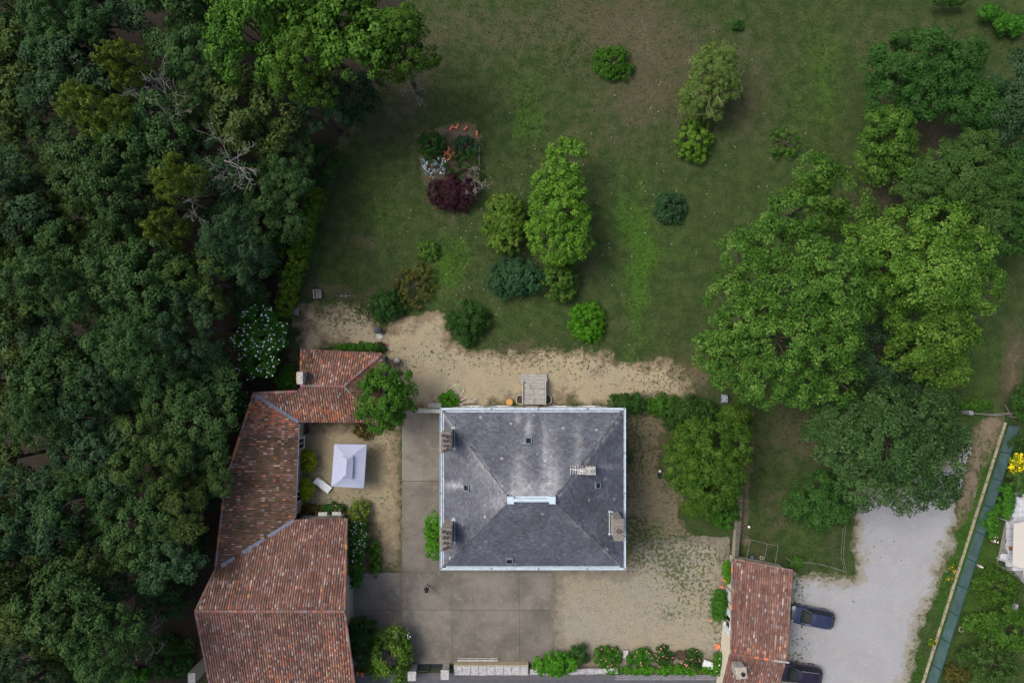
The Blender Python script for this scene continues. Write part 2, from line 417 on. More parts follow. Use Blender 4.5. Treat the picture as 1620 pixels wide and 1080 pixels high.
ragged_sheet('side_yard', [(986, 648), (1052, 652), (1048, 740), (1090, 830), (1110, 850), (1050, 862), (990, 900)], mat_gravel('trodden_earth', (.165, .145, .09), (.19, .165, .10), (.12, .11, .065), (.050, .070, .022), .17), .008, .14, .9, .6, 41, [(1020, 850, 40, 20, .5), (1010, 700, 12, 60, .3)])
ragged_sheet('gravel_drive', [(1238, 908), (1290, 902), (1346, 906), (1345, 830), (1340, 770), (1440, 760), (1530, 700), (1560, 660), (1584, 664), (1556, 740), (1520, 830), (1488, 930), (1456, 1010), (1436, 1100), (1436, 1160), (1225, 1160)],
             G_DRIVE, .006, .16, .5, .6, 51, [(1280, 925, 40, 16, .5), (1275, 1030, 30, 15, .3), (1550, 720, 16, 60, 1.0), (1450, 1040, 14, 60, .6), (1520, 790, 12, 40, .6)])
ragged_sheet('dirt_track', [(1535, 690), (1556, 664), (1588, 662), (1562, 735), (1540, 800), (1518, 850), (1502, 840), (1522, 760)], mat_gravel('track_earth', (.20, .165, .12), (.23, .19, .14), (.16, .135, .10), (.07, .075, .03), .06), .012, .14, .5, .6, 55, [(1548, 760, 8, 60, .6)])
ragged_sheet('shaded_path', [(1182, 646), (1197, 646), (1190, 740), (1184, 862), (1168, 862), (1172, 740)], G_SOIL, .006, .14, .35, .9, 61)  # path beside the wall; its dark soil colour paints in the wall's shadow
ragged_sheet('flower_bed_soil', [(660, 215), (700, 196), (752, 198), (762, 240), (760, 300), (745, 330), (700, 332), (672, 290)], G_SOIL, .006, .14, .5, .8, 71)
ragged_sheet('rose_bed_soil', [(846, 1040), (1150, 1034), (1150, 1066), (846, 1064)], G_SOIL, .010, .14, .25, .8, 72)
ragged_sheet('wall_bed_soil', [(548, 820), (600, 826), (585, 870), (582, 925), (548, 930)], G_SOIL, .012, .14, .3, .8, 73)

# concrete courtyard of big slabs with open joints
CONC = None
def mat_concrete():
    m, n, l, b = new_mat('courtyard_concrete'); co = coords(n, l)
    big = noise(n, l, co, .25, 6, .65); mid = noise(n, l, co, 1.3, 5, .7); fine = noise(n, l, co, 10, 4, .75); st = noise(n, l, co, .55, 3, .5)
    g = mix(n, l, maprange(n, l, big, .3, .7), (.115, .105, .090), (.20, .185, .16))
    g = mix(n, l, maprange(n, l, mid, .5, .8, 0, .7), g, (.25, .24, .215))
    g = mix(n, l, maprange(n, l, st, .62, .78, 0, .55), g, (.075, .078, .062))
    r = ramp(n, [(.25, (.78, .78, .78)), (.78, (1.25, 1.25, 1.25))]); l.new(fine, r.inputs[0])
    oi = n.new('ShaderNodeObjectInfo'); v = ramp(n, [(0, (.86, .86, .86)), (1, (1.08, 1.08, 1.08))]); l.new(oi.outputs['Random'], v.inputs[0])
    g = mix(n, l, 1.0, mix(n, l, 1.0, g, r.outputs[0], 'MULTIPLY'), v.outputs[0], 'MULTIPLY')
    l.new(g, b.inputs['Base Color']); b.inputs['Roughness'].default_value = .9; b.inputs['Specular IOR Level'].default_value = .2
    bump(n, l, b, fine, .3, .02); return m
CONC = mat_concrete()
base = MB().prism([P(635.5, 650), P(876.5, 650), P(876.5, 1052), P(545, 1052), P(545, 905), P(635.5, 905)], -.05, .012).build('concrete_yard', mat_plain('joint_grit', (.085, .078, .066), .95, .3, 4), None); base['kind'] = 'structure'
xl = [637, 697.5]; 
slabs = [(636, 650, 697, 760), (636, 761, 697, 905)]
cx = [546, 634.5, 715, 822, 876]
for i in range(4):
    for y0, y1 in ((905.4, 964), (964.4, 1050)):
        slabs.append((cx[i]+.12, y0, cx[i+1]-.12, y1))
slabs.append((697.8, 650.5, 876, 905))
for x0, y0, x1, y1 in slabs:
    a, c = P(x0, y1), P(x1, y0)
    MB().bevbox(((a.x+c.x)/2, (a.y+c.y)/2, .02), (c.x-a.x-.004, c.y-a.y-.004, .05), 0, .006).build('slab', CONC, base)
# street south of the walls, with a strip of setts
road = MB().prism([P(-900, 1200), P(2600, 1200), P(2600, 1112), P(1150, 1112), P(1150, 1069), P(548, 1069), P(548, 1112), P(-900, 1112)], -.3, .012).build('street', mat_plain('asphalt', (.085, .088, .10), .9, .2, 2, dirt=(.06, .06, .07)))
road['kind'] = 'structure'
paving = MB().prism([P(560, 1063), P(1150, 1066), P(1150, 1074), P(560, 1074)], -.05, .05).build('pavement', mat_plain('sett_bed', (.10, .10, .11), .9, .2, 5)); paving['kind'] = 'structure'
sm = MB().bevbox((0, 0, .06), (.36, .15, .05), 0, .012).mesh('sett', mat_plain('setts', (.20, .20, .225), .85, .3, 4))
k = 0
for r_ in range(3):
    for i in range(44):
        q = P(975+i*6.6+(r_ % 2)*3.3, 1067.6+r_*2.9)
        if q.x > P(1146, 0).x: continue
        o = link('sett', sm, paving); o.location = (q.x, q.y, 0); o.rotation_euler.z = random.Random(k).uniform(-.03, .03); k += 1
# kerb of pale concrete along the verge beside the screen fence
kb = MB(); 
for i in range(22):
    t0, t1 = i/22, (i+.96)/22
    a = P(1590+(1458-1590)*t0, 668+(1084-668)*t0); c = P(1590+(1458-1590)*t1, 668+(1084-668)*t1); d = (c-a).normalized(); nrm = Vector((-d.y, d.x, 0))
    q = (a+c)/2
    MB().bevbox((q.x, q.y, .05), ((c-a).length, .26, .14), math.atan2(d.y, d.x), .02).build('kerb_stone' if i else 'kerb', mat_plain('kerb_concrete', (.30, .27, .20), .9, .3, 3, dirt=(.12, .12, .07)) if i == 0 else bpy.data.materials['kerb_concrete'], None if i == 0 else bpy.data.objects['kerb'])
bpy.data.objects['kerb']['kind'] = 'structure'

# ------------------------------------------------------------------ roofs
RNG = np.random.default_rng(7)
TILE_PAL = [((.175, .095, .080), .34), ((.208, .112, .090), .30), ((.245, .126, .094), .14), ((.175, .118, .102), .15), ((.27, .19, .17), .055), ((.33, .26, .24), .01), ((.36, .17, .11), .005)]
def fb_(px, py): return float(fbm(np.array([px/17.]), np.array([py/17.]), 77, 3)[0])
def tile_color(px, py, hot, mossy, pale, rng):
    u = rng.random()
    o = hot(px, py)
    if u < o: 
        c = ((.42, .17, .095), (.48, .15, .075), (.34, .17, .11), (.42, .28, .18), (.27, .12, .08))[rng.integers(5)]
    elif u < o+mossy(px, py):
        c = ((.125, .082, .052), (.15, .095, .058), (.105, .078, .052))[rng.integers(3)]
    elif u < o+mossy(px, py)+pale(px, py):
        c = ((.30, .23, .205), (.40, .33, .30), (.24, .18, .16), (.26, .17, .14))[rng.integers(4)]
    else:
        r = rng.random(); acc = 0; c = TILE_PAL[0][0]
        for cc, wgt in TILE_PAL:
            acc += wgt
            if r < acc: c = cc; break
    k = rng.uniform(.86, 1.12)*(.62+.76*fb_(px, py))
    return tuple(x*k for x in c)
def to_px(p): 
    k = FPX/(CAMH-p.z); return 810+p.x*k, 540-p.y*k
ZERO = lambda x, y: 0.0
def tile_slope(parent, pts, name='roof_tiles', col_w=.225, expo=.30, hot=ZERO, mossy=ZERO, pale=ZERO, seed=1):
    """one planar roof slope: a solid deck, pan channels and every cover tile as real geometry"""
    rng = np.random.default_rng(seed)
    n = plane(pts[0], pts[1], pts[2])[1]
    d = (Vector((0, 0, -1))+n*n.z).normalized(); u = d.cross(n).normalized(); o = pts[0]
    deck = MB().slab([p-n*.02 for p in pts], .14); deck.build('roof_deck', DECK, parent)
    uv = [((p-o).dot(u), (p-o).dot(d)) for p in pts]
    us = [q[0] for q in uv]; ds = [q[1] for q in uv]
    mb = MB()
    ncol = int((max(us)-min(us))/col_w); nrow = int((max(ds)-min(ds))/expo)+1
    UC = np.array([min(us)+(i+.5)*col_w for i in range(ncol+1)]); DC = np.array([max(ds)-(j+.5)*expo for j in range(nrow+1)])
    UU, DD = np.meshgrid(UC, DC)
    ins = poly_sd(UU, DD, uv) > .03
    jit = rng.uniform(-.012, .012, len(UC)); stk = rng.uniform(.84, 1.14, len(UC))
    for j in range(len(DC)):
        for i in range(len(UC)):
            if not ins[j, i]: continue
            c = o+u*(UU[j, i]+jit[i])+d*DD[j, i]; px, py = to_px(c)
            col = tuple(x*stk[i] for x in tile_color(px, py, hot, mossy, pale, rng))
            L = expo*.56; a = rng.uniform(-.02, .02)
            vs = []
            for dd, hw, lift in ((-L, .072, .018), (L, .092, .052)):
                for q in (-1, -.5, .5, 1):
                    hh = .078*(1-abs(q)**1.6)+lift*(1 if abs(q) < 1 else .1)
                    vs.append(c+d*dd+u*(q*hw*1.06+a*dd)+n*hh)
            mb.add(vs, [(0, 1, 5, 4), (1, 2, 6, 5), (2, 3, 7, 6), (4, 5, 6, 7)], col)
            # pan tile between this column and the next
            c2 = c+u*col_w*.5; col2 = tuple(x*rng.uniform(.6, .9) for x in tile_color(px, py, hot, mossy, ZERO, rng))
            vs = [c2-d*L-u*.06+n*.012, c2-d*L+u*.06+n*.012, c2+d*L+u*.06+n*.03, c2+d*L-u*.06+n*.03]
            mb.add(vs, [(0, 3, 2, 1)], col2)
    mb.build(name, TILES, parent, colors=True, kind='stuff')
def cap_line(parent, a, b, name='ridge_tiles', step=.4, r=.13, mortar=.25, seed=3, hot=.08):
    """half-round cap tiles bedded along a ridge, hip or verge"""
    rng = np.random.default_rng(seed); d = (b-a); L = d.length; d.normalize()
    side = Vector((0, 0, 1)).cross(d).normalized(); up = d.cross(side)
    mb = MB(); n = max(1, int(L/step))
    for i in range(n):
        c = a+d*((i+.5)*L/n); u = rng.random()
        col = (.55, .2, .09) if u < hot else (.25, .175, .155) if u < hot+mortar else TILE_PAL[rng.integers(4)][0]
        col = tuple(x*rng.uniform(.8, 1.25) for x in col)
        h = L/n*.54; vs = []
        for dd, rr in ((-h, r*.9), (h, r*1.08)):
            for t in (0, 45, 90, 135, 180):
                vs.append(c+d*dd+side*(rr*math.cos(R(t)))+up*(rr*.75*math.sin(R(t))+(.02 if dd > 0 else 0)))
        mb.add(vs, [(k, k+1, k+6, k+5) for k in range(4)]+[(5, 6, 7, 8, 9)], col)
    return mb.build(name, TILES, parent, colors=True, kind='stuff')
DECK = mat_plain('roof_deck', (.08, .045, .04), .95, .3, 6)
def walls(parent, foot, zf, mat=None, name='wall', step=.6, th=.4):
    """walls of a closed footprint, tops following the roof"""
    mb = MB(); n = len(foot)
    cx_ = sum(p[0] for p in foot)/n; cy_ = sum(p[1] for p in foot)/n
    for i in range(n):
        a = Vector(foot[i][:2]); c = Vector(foot[(i+1) % n][:2]); k = max(1, int((c-a).length/step))
        for j in range(k):
            p = a.lerp(c, j/k); q = a.lerp(c, (j+1)/k)
            mb.add([(p.x, p.y, -.1), (q.x, q.y, -.1), (q.x, q.y, zf(q.x, q.y)), (p.x, p.y, zf(p.x, p.y))], [(0, 1, 2, 3)])
    return mb.build(name, mat or RUBBLE, parent)
def inset(poly, d):
    n = len(poly); out = []; ar = sum(poly[i][0]*poly[(i+1) % n][1]-poly[(i+1) % n][0]*poly[i][1] for i in range(n))
    s = 1 if ar > 0 else -1
    for i in range(n):
        p0, p1, p2 = (Vector(poly[(i+k) % n][:2]) for k in (-1, 0, 1))
        e1 = (p1-p0).normalized(); e2 = (p2-p1).normalized(); n1 = Vector((-e1.y, e1.x))*s; n2 = Vector((-e2.y, e2.x))*s
        bis = (n1+n2).normalized(); out.append(p1+bis*(d/max(.35, bis.dot(n1))))
    return out
def opening(parent, c, wd, ht, nx, ny, kind='window', shutter=None, leafmat=None):
    """window or door standing in a wall; (nx, ny) is the outward normal"""
    ang = math.atan2(ny, nx)-math.pi/2
    t = Vector((math.cos(ang), math.sin(ang), 0)); nn = Vector((nx, ny, 0)); c = Vector(c)
    w0 = MB(); 
    for s in (-1, 1): w0.box(c+t*s*wd/2+nn*.03, (.09, .10, ht+.1), ang)
    w0.box(c+nn*.03+Vector((0, 0, ht/2)), (wd, .10, .09), ang); w0.box(c+nn*.05-Vector((0, 0, ht/2)), (wd+.2, .16, .08), ang)
    if kind == 'window': w0.box(c+nn*.03, (.05, .06, ht), ang)
    f = w0.build(kind, WHITE if kind == 'window' else WOODM, parent)
    MB().box(c+nn*.012, (wd-.06, .02, ht-.06), ang).build('pane' if kind == 'window' else 'door_leaf', GLASS if kind == 'window' else (leafmat or WOODM), f)
    if shutter:
        for s in (-1, 1):
            sh = MB().bevbox(c+t*s*(wd*.75+.06)+nn*.07, (wd*.5, .05, ht+.06), ang, .01)
            for k in (-1, 1): sh.box(c+t*s*(wd*.75+.06)+nn*.105+Vector((0, 0, k*ht*.3)), (wd*.46, .022, .09), ang)
            sh.build('shutter', shutter, parent)
    return f

# --- planes of the tiled range west of the courtyard
A = P(472, 667, 3.2); B = P(466, 822, 3.2)
pl_wing = plane(A, B, P(355, 760, 5.45))
E1 = P(549, 820, 3.2)
pl_barn = plane(B, E1, P(545, 967, 7.7))
SEc = P(604, 667, 3.2); RE = P(544, 611, 5.0); RW = P(476, 609, 5.0)
pl_cotS = plane(A, SEc, RE)
RW = on_plane(476, 609.5, pl_cotS)
NWc = P(477, 553, 3.3)
pl_cotN = plane(RE, RW, NWc); NEc = on_plane(604.5, 560, pl_cotN)
pl_cotE = plane(RE, NEc, SEc)
def meet(pa, pb, base, sx):
    d = pa[1].cross(pb[1]).normalized()
    if d.x*sx < 0: d = -d
    return base, d
# cottage
hotC = lambda x, y: .10+.5*math.exp(-((x-500)/45)**2-((y-652)/14)**2)+.25*math.exp(-((x-560)/40)**2-((y-578)/20)**2)+.2*math.exp(-((x-530)/30)**2-((y-655)/12)**2)
paleC = lambda x, y: .08+.25*math.exp(-((x-455)/14)**2-((y-637)/14)**2)+.08*math.exp(-((x-520)/40)**2-((y-620)/60)**2)
cot = thing('tiled_cottage', 'small hipped cottage roofed in red clay tiles at the north end of the range', 'cottage', P(540, 610)*1.0)
b0, vd = meet(pl_wing, pl_cotS, A, -1)
V2 = on_plane(401, 620, pl_cotS)
tC = (V2.x-A.x)/vd.x; VT = A+vd*tC
tile_slope(cot, [A, SEc, RE, RW, on_plane(471, 619, pl_cotS), VT], hot=hotC, pale=paleC, seed=11)
tile_slope(cot, [RE, RW, NWc, NEc], hot=hotC, pale=paleC, seed=12, mossy=lambda x, y: .8*math.exp(-((x-490)/9)**2-((y-570)/12)**2))
tile_slope(cot, [RE, NEc, SEc], hot=lambda x, y: .12, pale=paleC, seed=13)
U = Vector((0, 0, .05))
cap_line(cot, RW+U, RE+U, seed=1, mortar=.5); cap_line(cot, RE+U, NEc+U, 'hip_tiles', seed=2, hot=.2); cap_line(cot, RE+U, SEc+U, 'hip_tiles', seed=3)
cap_line(cot, on_plane(471, 619, pl_cotS)+U, VT+U, 'verge_tiles', seed=4); cap_line(cot, RW+U, NWc+U, 'verge_tiles', seed=5, r=.1)
def roofmin(pls, off): return lambda x, y: min(plane_z(p, x, y) for p in pls)-off
foot = inset([p[:2] for p in (A, SEc, NEc, NWc, RW)], .28)
foot = inset([(NWc.x, NWc.y), (NEc.x, NEc.y), (SEc.x, SEc.y), (A.x, A.y), (A.x, RW.y)], .28)
walls(cot, foot, roofmin([pl_cotS, pl_cotN, pl_cotE], .16))
fw = inset([(VT.x, VT.y), (A.x+.3, VT.y), (A.x+.3, A.y), (A.x-.5, A.y)], .1)
walls(cot, fw, roofmin([pl_cotS], .16))
ch = MB().bevbox(P(479, 597, 5.2), (.42, 1.0, 1.5), 0, .03).build('chimney', STONE, cot)
cc = P(479, 597, 5.2)
MB().bevbox(cc+Vector((0, 0, .8)), (.54, 1.12, .12), 0, .02).build('chimney_cap', LICHEN, ch)
MB().box(cc+Vector((-.42, 0, -.2)), (.3, .9, .5), 0).build('flue_tile', TERRA, ch)
c0 = SEc.lerp(A, .35); opening(cot, (c0.x, A.y+.28, 1.1), 1.0, 2.1, 0, -1, 'door'); c0 = SEc.lerp(A, .65); opening(cot, (c0.x, A.y+.28, 1.6), .9, 1.2, 0, -1, 'window', WOODM)
# wing
wing = thing('tiled_wing', 'long lean-to wing with brownish mossy clay tiles along the wood', 'wing', P(420, 740))
b1, vb = meet(pl_wing, pl_barn, B, -1)
Wtop = VT+Vector((0, 0, 0)); 
WV = B+vb*((on_plane(341, 890, pl_wing).x-B.x)/vb.x)
W1 = on_plane(357, 760, pl_wing); W0 = VT
hotW = lambda x, y: .03+.85*math.exp(-((y-645)/32)**2-((x-425)/50)**2)+.05*math.exp(-((y-690)/20)**2)
mossW = lambda x, y: .62 if y > 690 else .15
tile_slope(wing, [A, B, WV, W1, W0], hot=hotW, mossy=mossW, pale=lambda x, y: .10+.05*(y < 700), seed=21)
cap_line(wing, W0+U, W1+U, 'verge_tiles', seed=6, hot=.3, r=.12); cap_line(wing, W1+U, WV+U, 'verge_tiles', seed=7, r=.12)
MB().slab([A+Vector((-.12, -.12, .13)), A+Vector((.16, .05, .13)), VT+Vector((.16, .1, .13)), VT+Vector((-.16, -.1, .13))], .03).build('valley_flashing', ZINCD, wing)
foot = inset([(A.x, A.y), (VT.x, VT.y), (W1.x, W1.y), (WV.x, WV.y), (B.x, B.y)], .28); walls(wing, foot, roofmin([pl_wing], .16))
MB().tube([A+Vector((.08, -.2, -.02)), A.lerp(B, .5)+Vector((.1, 0, -.04)), B+Vector((.08, .2, -.06))], .06, 6).build('gutter', ZINCD, wing)
MB().tube([A+Vector((.12, -.3, -.1)), A+Vector((.05, -.3, -3.1))], .05, 6).build('downpipe', ZINCD, wing)
for t in (.25, .55, .8):
    c0 = A.lerp(B, t); opening(wing, (c0.x-.27, c0.y, 1.3), 1.0, 1.8, 1, 0, 'door' if t == .55 else 'window', None)
# barn
barn = thing('tiled_barn', 'large barn with a wide ridged roof of purplish clay tiles at lower left', 'barn', P(430, 960))
RBe = on_plane(545.5, 966.5, pl_barn); RBw = on_plane(310, 966, pl_barn); 
hb = Vector((0, -1, 0)); runb = abs(RBe.y-E1.y)
SBe = Vector((RBe.x+.25, RBe.y-10.4, 3.5)); SBw = Vector((RBw.x-.1, RBw.y-10.4, 3.5))
BWV = Vector((WV.x, WV.y, WV.z))
paleB = lambda x, y: .09+.14*math.exp(-((x-520)/35)**2-((y-860)/60)**2)+.05*(y > 900)
tile_slope(barn, [B, E1, RBe, RBw, BWV], hot=lambda x, y: .03+.03*(y > 900), mossy=lambda x, y: .7*math.exp(-((x-350)/30)**2-((y-900)/25)**2), pale=paleB, seed=31)
pl_barnS = plane(RBe, RBw, SBw); SBe.z = plane_z(pl_barnS, SBe.x, SBe.y)
tile_slope(barn, [RBe, RBw, SBw, SBe], hot=lambda x, y: .03+.35*math.exp(-((x-535)/22)**2-((y-1030)/60)**2)+.25*math.exp(-((x-450)/40)**2-((y-1060)/35)**2), pale=lambda x, y: .14+.1*math.exp(-((x-470)/50)**2-((y-1040)/40)**2), seed=32)
cap_line(barn, RBw+U, RBe+U, seed=8, r=.15, hot=.05, mortar=.2)
cap_line(barn, RBe+U, E1+U, 'verge_tiles', seed=9, r=.11); cap_line(barn, RBe+U, SBe+U, 'verge_tiles', seed=10, r=.11); cap_line(barn, BWV+U, RBw+U, 'verge_tiles', seed=14); cap_line(barn, RBw+U, SBw+U, 'verge_tiles', seed=15)
# zinc valley, in worn pieces
d = (BWV-B); 
for t0, t1 in ((0, .34), (.38, .66), (.76, .92)):
    p, q = B+d*t0+Vector((0, 0, .14)), B+d*t1+Vector((0, 0, .14)); s = Vector((-d.y, d.x, 0)).normalized()*.17
    MB().slab([p-s, p+s, q+s, q-s], .03).build('valley_flashing', ZINCD, barn)
foot = inset([(B.x, B.y), (E1.x-.7, E1.y), (RBe.x-.75, RBe.y), (SBe.x-.9, SBe.y), (SBw.x, SBw.y), (RBw.x, RBw.y), (BWV.x, BWV.y)], .3)
walls(barn, foot, roofmin([pl_barn, pl_barnS], .16), STONE)
for k in range(2):
    c0 = E1.lerp(B, .3+.27*k)
    MB().bevbox((c0.x+.25, c0.y+.25, 2.2), (.85, .36, .14), 0, .02).build('lintel', LICHEN, barn)
e = Vector((foot[1].x, foot[1].y, 0)); g = Vector((foot[2].x, foot[2].y, 0)); c0 = e.lerp(g, .78)
opening(barn, (c0.x+.01, c0.y, 1.5), 2.4, 3.0, 1, 0, 'door', None)
c0 = e.lerp(g, .35); opening(barn, (c0.x+.01, c0.y, 2.0), 1.0, 1.3, 1, 0, 'window', WOODM)
# --- tiled outbuilding east of the front yard
s1 = P(1158, 883, 2.3); s2 = P(1253, 901, 2.3); r1 = P(1156, 1033, 4.7)
pl_sh = plane(s1, s2, r1); r2 = on_plane(1243, 1046, pl_sh)
shed = thing('tiled_outbuilding', 'narrow tiled outbuilding between the front yard and the parked cars', 'outbuilding', P(1200, 960))
t1 = r1+Vector((-.9, -8.2, -2.4)); t2 = r2+Vector((-.9, -8.2, -2.4)); t2.z = plane_z(plane(r1, r2, t1), t2.x, t2.y)
tile_slope(shed, [s1, s2, r2, r1], hot=lambda x, y: .01+.3*math.exp(-((y-1030)/10)**2)+.06*(x > 1238), pale=lambda x, y: .12+.10*(x > 1220), seed=41)
tile_slope(shed, [r1, r2, t2, t1], hot=lambda x, y: .02, pale=lambda x, y: .10, seed=42)
cap_line(shed, r1+U, r2+U, seed=21, r=.13, hot=.3); cap_line(shed, s1+U, r1+U, 'verge_tiles', seed=22, r=.09, mortar=.6); cap_line(shed, s2+U, r2+U, 'verge_tiles', seed=23, r=.09)
cap_line(shed, s1+U, s2+U, 'eave_mortar', seed=24, r=.07, mortar=.9, hot=0)
MB().tube([r2.lerp(r1, .22)+Vector((0, 0, .16)), r2+Vector((.25, -.02, .14))], .09, 6).build('ridge_end_mortar', LICHEN, shed)
pl_sh2 = plane(r1, r2, t1)
foot = inset([(s1.x+.3, s1.y), (s2.x, s2.y), (r2.x, r2.y), (t2.x, t2.y), (t1.x+.35, t1.y), (r1.x+.35, r1.y)], .28)
walls(shed, foot, roofmin([pl_sh, pl_sh2], .16), RENDER)
cc = P(1168, 1057, 4.9); 
ch = MB().bevbox(cc, (.85, .9, 1.6), .1, .03).build('chimney', LICHEN, shed)
MB().bevbox(cc+Vector((0, 0, .82)), (1.0, 1.05, .10), .1, .02).build('chimney_cap', STONE, ch)
MB().lathe(cc+Vector((.1, -.05, .85)), [(.16, 0), (.18, .25), (.13, .25), (.12, .05)], 10).build('chimney_pot', DARK, ch)
e = Vector((foot[0].x, foot[0].y, 0)); g = Vector((foot[5].x, foot[5].y, 0)); dn = (g-e).normalized(); nx, ny = dn.y, -dn.x
if nx > 0: nx, ny = -nx, -ny
for t, kd in ((.2, 'window'), (.48, 'door'), (.78, 'window')):
    c0 = e.lerp(g, t); opening(shed, (c0.x+nx*.01, c0.y+ny*.01, 1.5 if kd == 'window' else 1.1), 1.1, 1.3 if kd == 'window' else 2.1, nx, ny, kd, BLUEP if kd == 'window' else None, BLUEP)

# ------------------------------------------------------------------ the manor
ZE = 7.0
h = [P(699, 650, ZE), P(986, 647, ZE), P(987, 896, ZE), P(700, 899, ZE)]     # NW NE SE SW
x0 = (h[0].x+h[3].x)/2; x1 = (h[1].x+h[2].x)/2; yn = (h[0].y+h[1].y)/2; ys_ = (h[2].y+h[3].y)/2
NW, NE, SE, SW = (Vector((x0, yn, ZE)), Vector((x1, yn, ZE)), Vector((x1, ys_, ZE)), Vector((x0, ys_, ZE)))
ZR = 11.2
ym = (yn+ys_)/2; RL = Vector((P(808, 0, ZR).x, ym, ZR)); RR = Vector((P(874, 0, ZR).x, ym, ZR))
house = thing('manor_house', 'large square manor house with a hipped grey slate roof and pale zinc gutters', 'house', ((x0+x1)/2, ym, 0))
def slate_col(px, py, side, rng):
    base = {'N': (.135, .140, .165), 'W': (.125, .128, .155), 'E': (.105, .105, .128), 'S': (.100, .106, .135)}[side]
    n1 = fbm(np.array([px/26.]), np.array([py/26.]), 5)[0]; n2 = fbm(np.array([px/8.]), np.array([py/8.]), 9)[0]
    k = .50+.62*n1+.40*n2; c = [x*k for x in (.104, .112, .140)]
    w_ = 0.0
    def band(cx_, cy_, rx, ry, a): return a*math.exp(-((px-cx_)/rx)**2-((py-cy_)/ry)**2)
    if side == 'N':      # weathered lichen runs down from the ridge and the rooflight
        w_ += band(822, 765, 13, 50, .7)+band(872, 760, 13, 62, .8)+band(843, 778, 34, 16, .7)+band(836, 678, 6, 22, .75)+band(862, 705, 6, 40, .45)+band(820, 664, 6, 12, .6)+band(915, 705, 7, 35, .4)
        hip = abs((px-697)*1.30-(py-650)*1.0)/1.6
    if side == 'W':
        w_ += band(718, 768, 20, 6, .75)+band(790, 795, 25, 22, .45)+band(770, 740, 30, 30, .35)
    if side == 'E':
        w_ += band(962, 738, 24, 4, .5)
    if side in 'NE':     # lichen along the north-east hip
        t = (px-880)/(986-880); hy = 782+(648-782)*t
        if 0 < t < 1: w_ += .55*math.exp(-((py-hy-6)/6)**2)*(.3+.9*(n2 > .5))
    if side in 'ES':
        t = (px-874)/(986-874); hy = 795+(896-795)*t
        if .2 < t < 1: w_ += .4*math.exp(-((py-hy)/4)**2)*(n2 > .48)
    if side in 'WN':
        t = (px-697)/(806-697); hy = 650+(785-650)*t
        if 0 < t < 1: w_ += .38*math.exp(-((py-hy)/5)**2)
    w_ *= .25+.75*n2+.9*fbm(np.array([px/4. if side in 'NS' else px/30.]), np.array([py/30. if side in 'NS' else py/4.]), 33, 3)[0]
    li = (.33, .34, .36)
    w_ = min(.9, max(0, w_)); c = [a*(1-w_)+b*w_ for a, b in zip(c, li)]
    u = rng.random()
    if u < .006: c = [.28, .29, .29]
    elif u < .05: c = [x*1.3 for x in c]
    q = rng.uniform(.78, 1.2); return tuple(x*q for x in c)
def slate_slope(pts, side, seed):
    rng = np.random.default_rng(seed); n = plane(pts[0], pts[1], pts[2])[1]
    d = (Vector((0, 0, -1))+n*n.z).normalized(); u = d.cross(n).normalized(); o = pts[0]
    MB().slab([p-n*.01 for p in pts], .12).build('roof_deck', DARK, house)
    uv = [((p-o).dot(u), (p-o).dot(d)) for p in pts]; us = [q[0] for q in uv]; ds = [q[1] for q in uv]
    mb = MB(); cw, ex = .25, .20; nr = int((max(ds)-min(ds))/ex)+1
    UC = np.arange(min(us), max(us)+cw, cw); DC = np.array([max(ds)-(j+.5)*ex for j in range(nr)])
    for j, dc in enumerate(DC):
        uc = UC+(cw/2 if j % 2 else 0); sdv = poly_sd(uc, np.full(uc.shape, dc), uv)
        for i in range(len(uc)):
            if sdv[i] < .02: continue
            c = o+u*uc[i]+d*dc; px, py = to_px(c); col = slate_col(px, py, side, rng)
            L = ex*.55; W_ = cw*.485; t = rng.uniform(.014, .026); tw = rng.uniform(-.004, .004)
            vs = [c-d*L-u*W_+n*.003, c-d*L+u*W_+n*.003, c+d*L+u*W_+n*(t+tw), c+d*L-u*W_+n*(t-tw), c+d*L+u*W_, c+d*L-u*W_]
            mb.add(vs, [(0, 3, 2, 1), (3, 5, 4, 2)], col)
    mb.build('roof_slates', SLATES, house, colors=True, kind='stuff')
pln = {'N': plane(NW, NE, RR), 'S': plane(SW, SE, RR), 'W': plane(NW, SW, RL), 'E': plane(NE, SE, RR)}
slate_slope([NW, NE, RR, RL], 'N', 51); slate_slope([SW, SE, RR, RL], 'S', 52); slate_slope([NW, SW, RL], 'W', 53); slate_slope([NE, SE, RR], 'E', 54)
HIPM = mat_plain('hip_slate', (.12, .125, .145), .7, .35, 4, dirt=(.22, .23, .23))
for a, b in ((NW, RL), (SW, RL), (NE, RR), (SE, RR)):
    MB().tube([a+Vector((0, 0, .02)), b+Vector((0, 0, .02))], .045, 6).build('hip_cap', HIPM, house)
# zinc ridge with square end pieces
rc = MB(); rc.tube([RL+Vector((0, 0, .06)), RR+Vector((0, 0, .06))], .17, 8); rg = rc.build('ridge_cap', ZINC, house)
for p in (RL, RR): MB().bevbox(p+Vector((0, 0, .06)), (.55, .62, .34), 0, .05).build('ridge_end', ZINC, rg)
MB().box((RL+RR)/2+Vector((0, .22, -.07)), (RR.x-RL.x, .16, .03)).build('ridge_flashing', ZINC, rg)
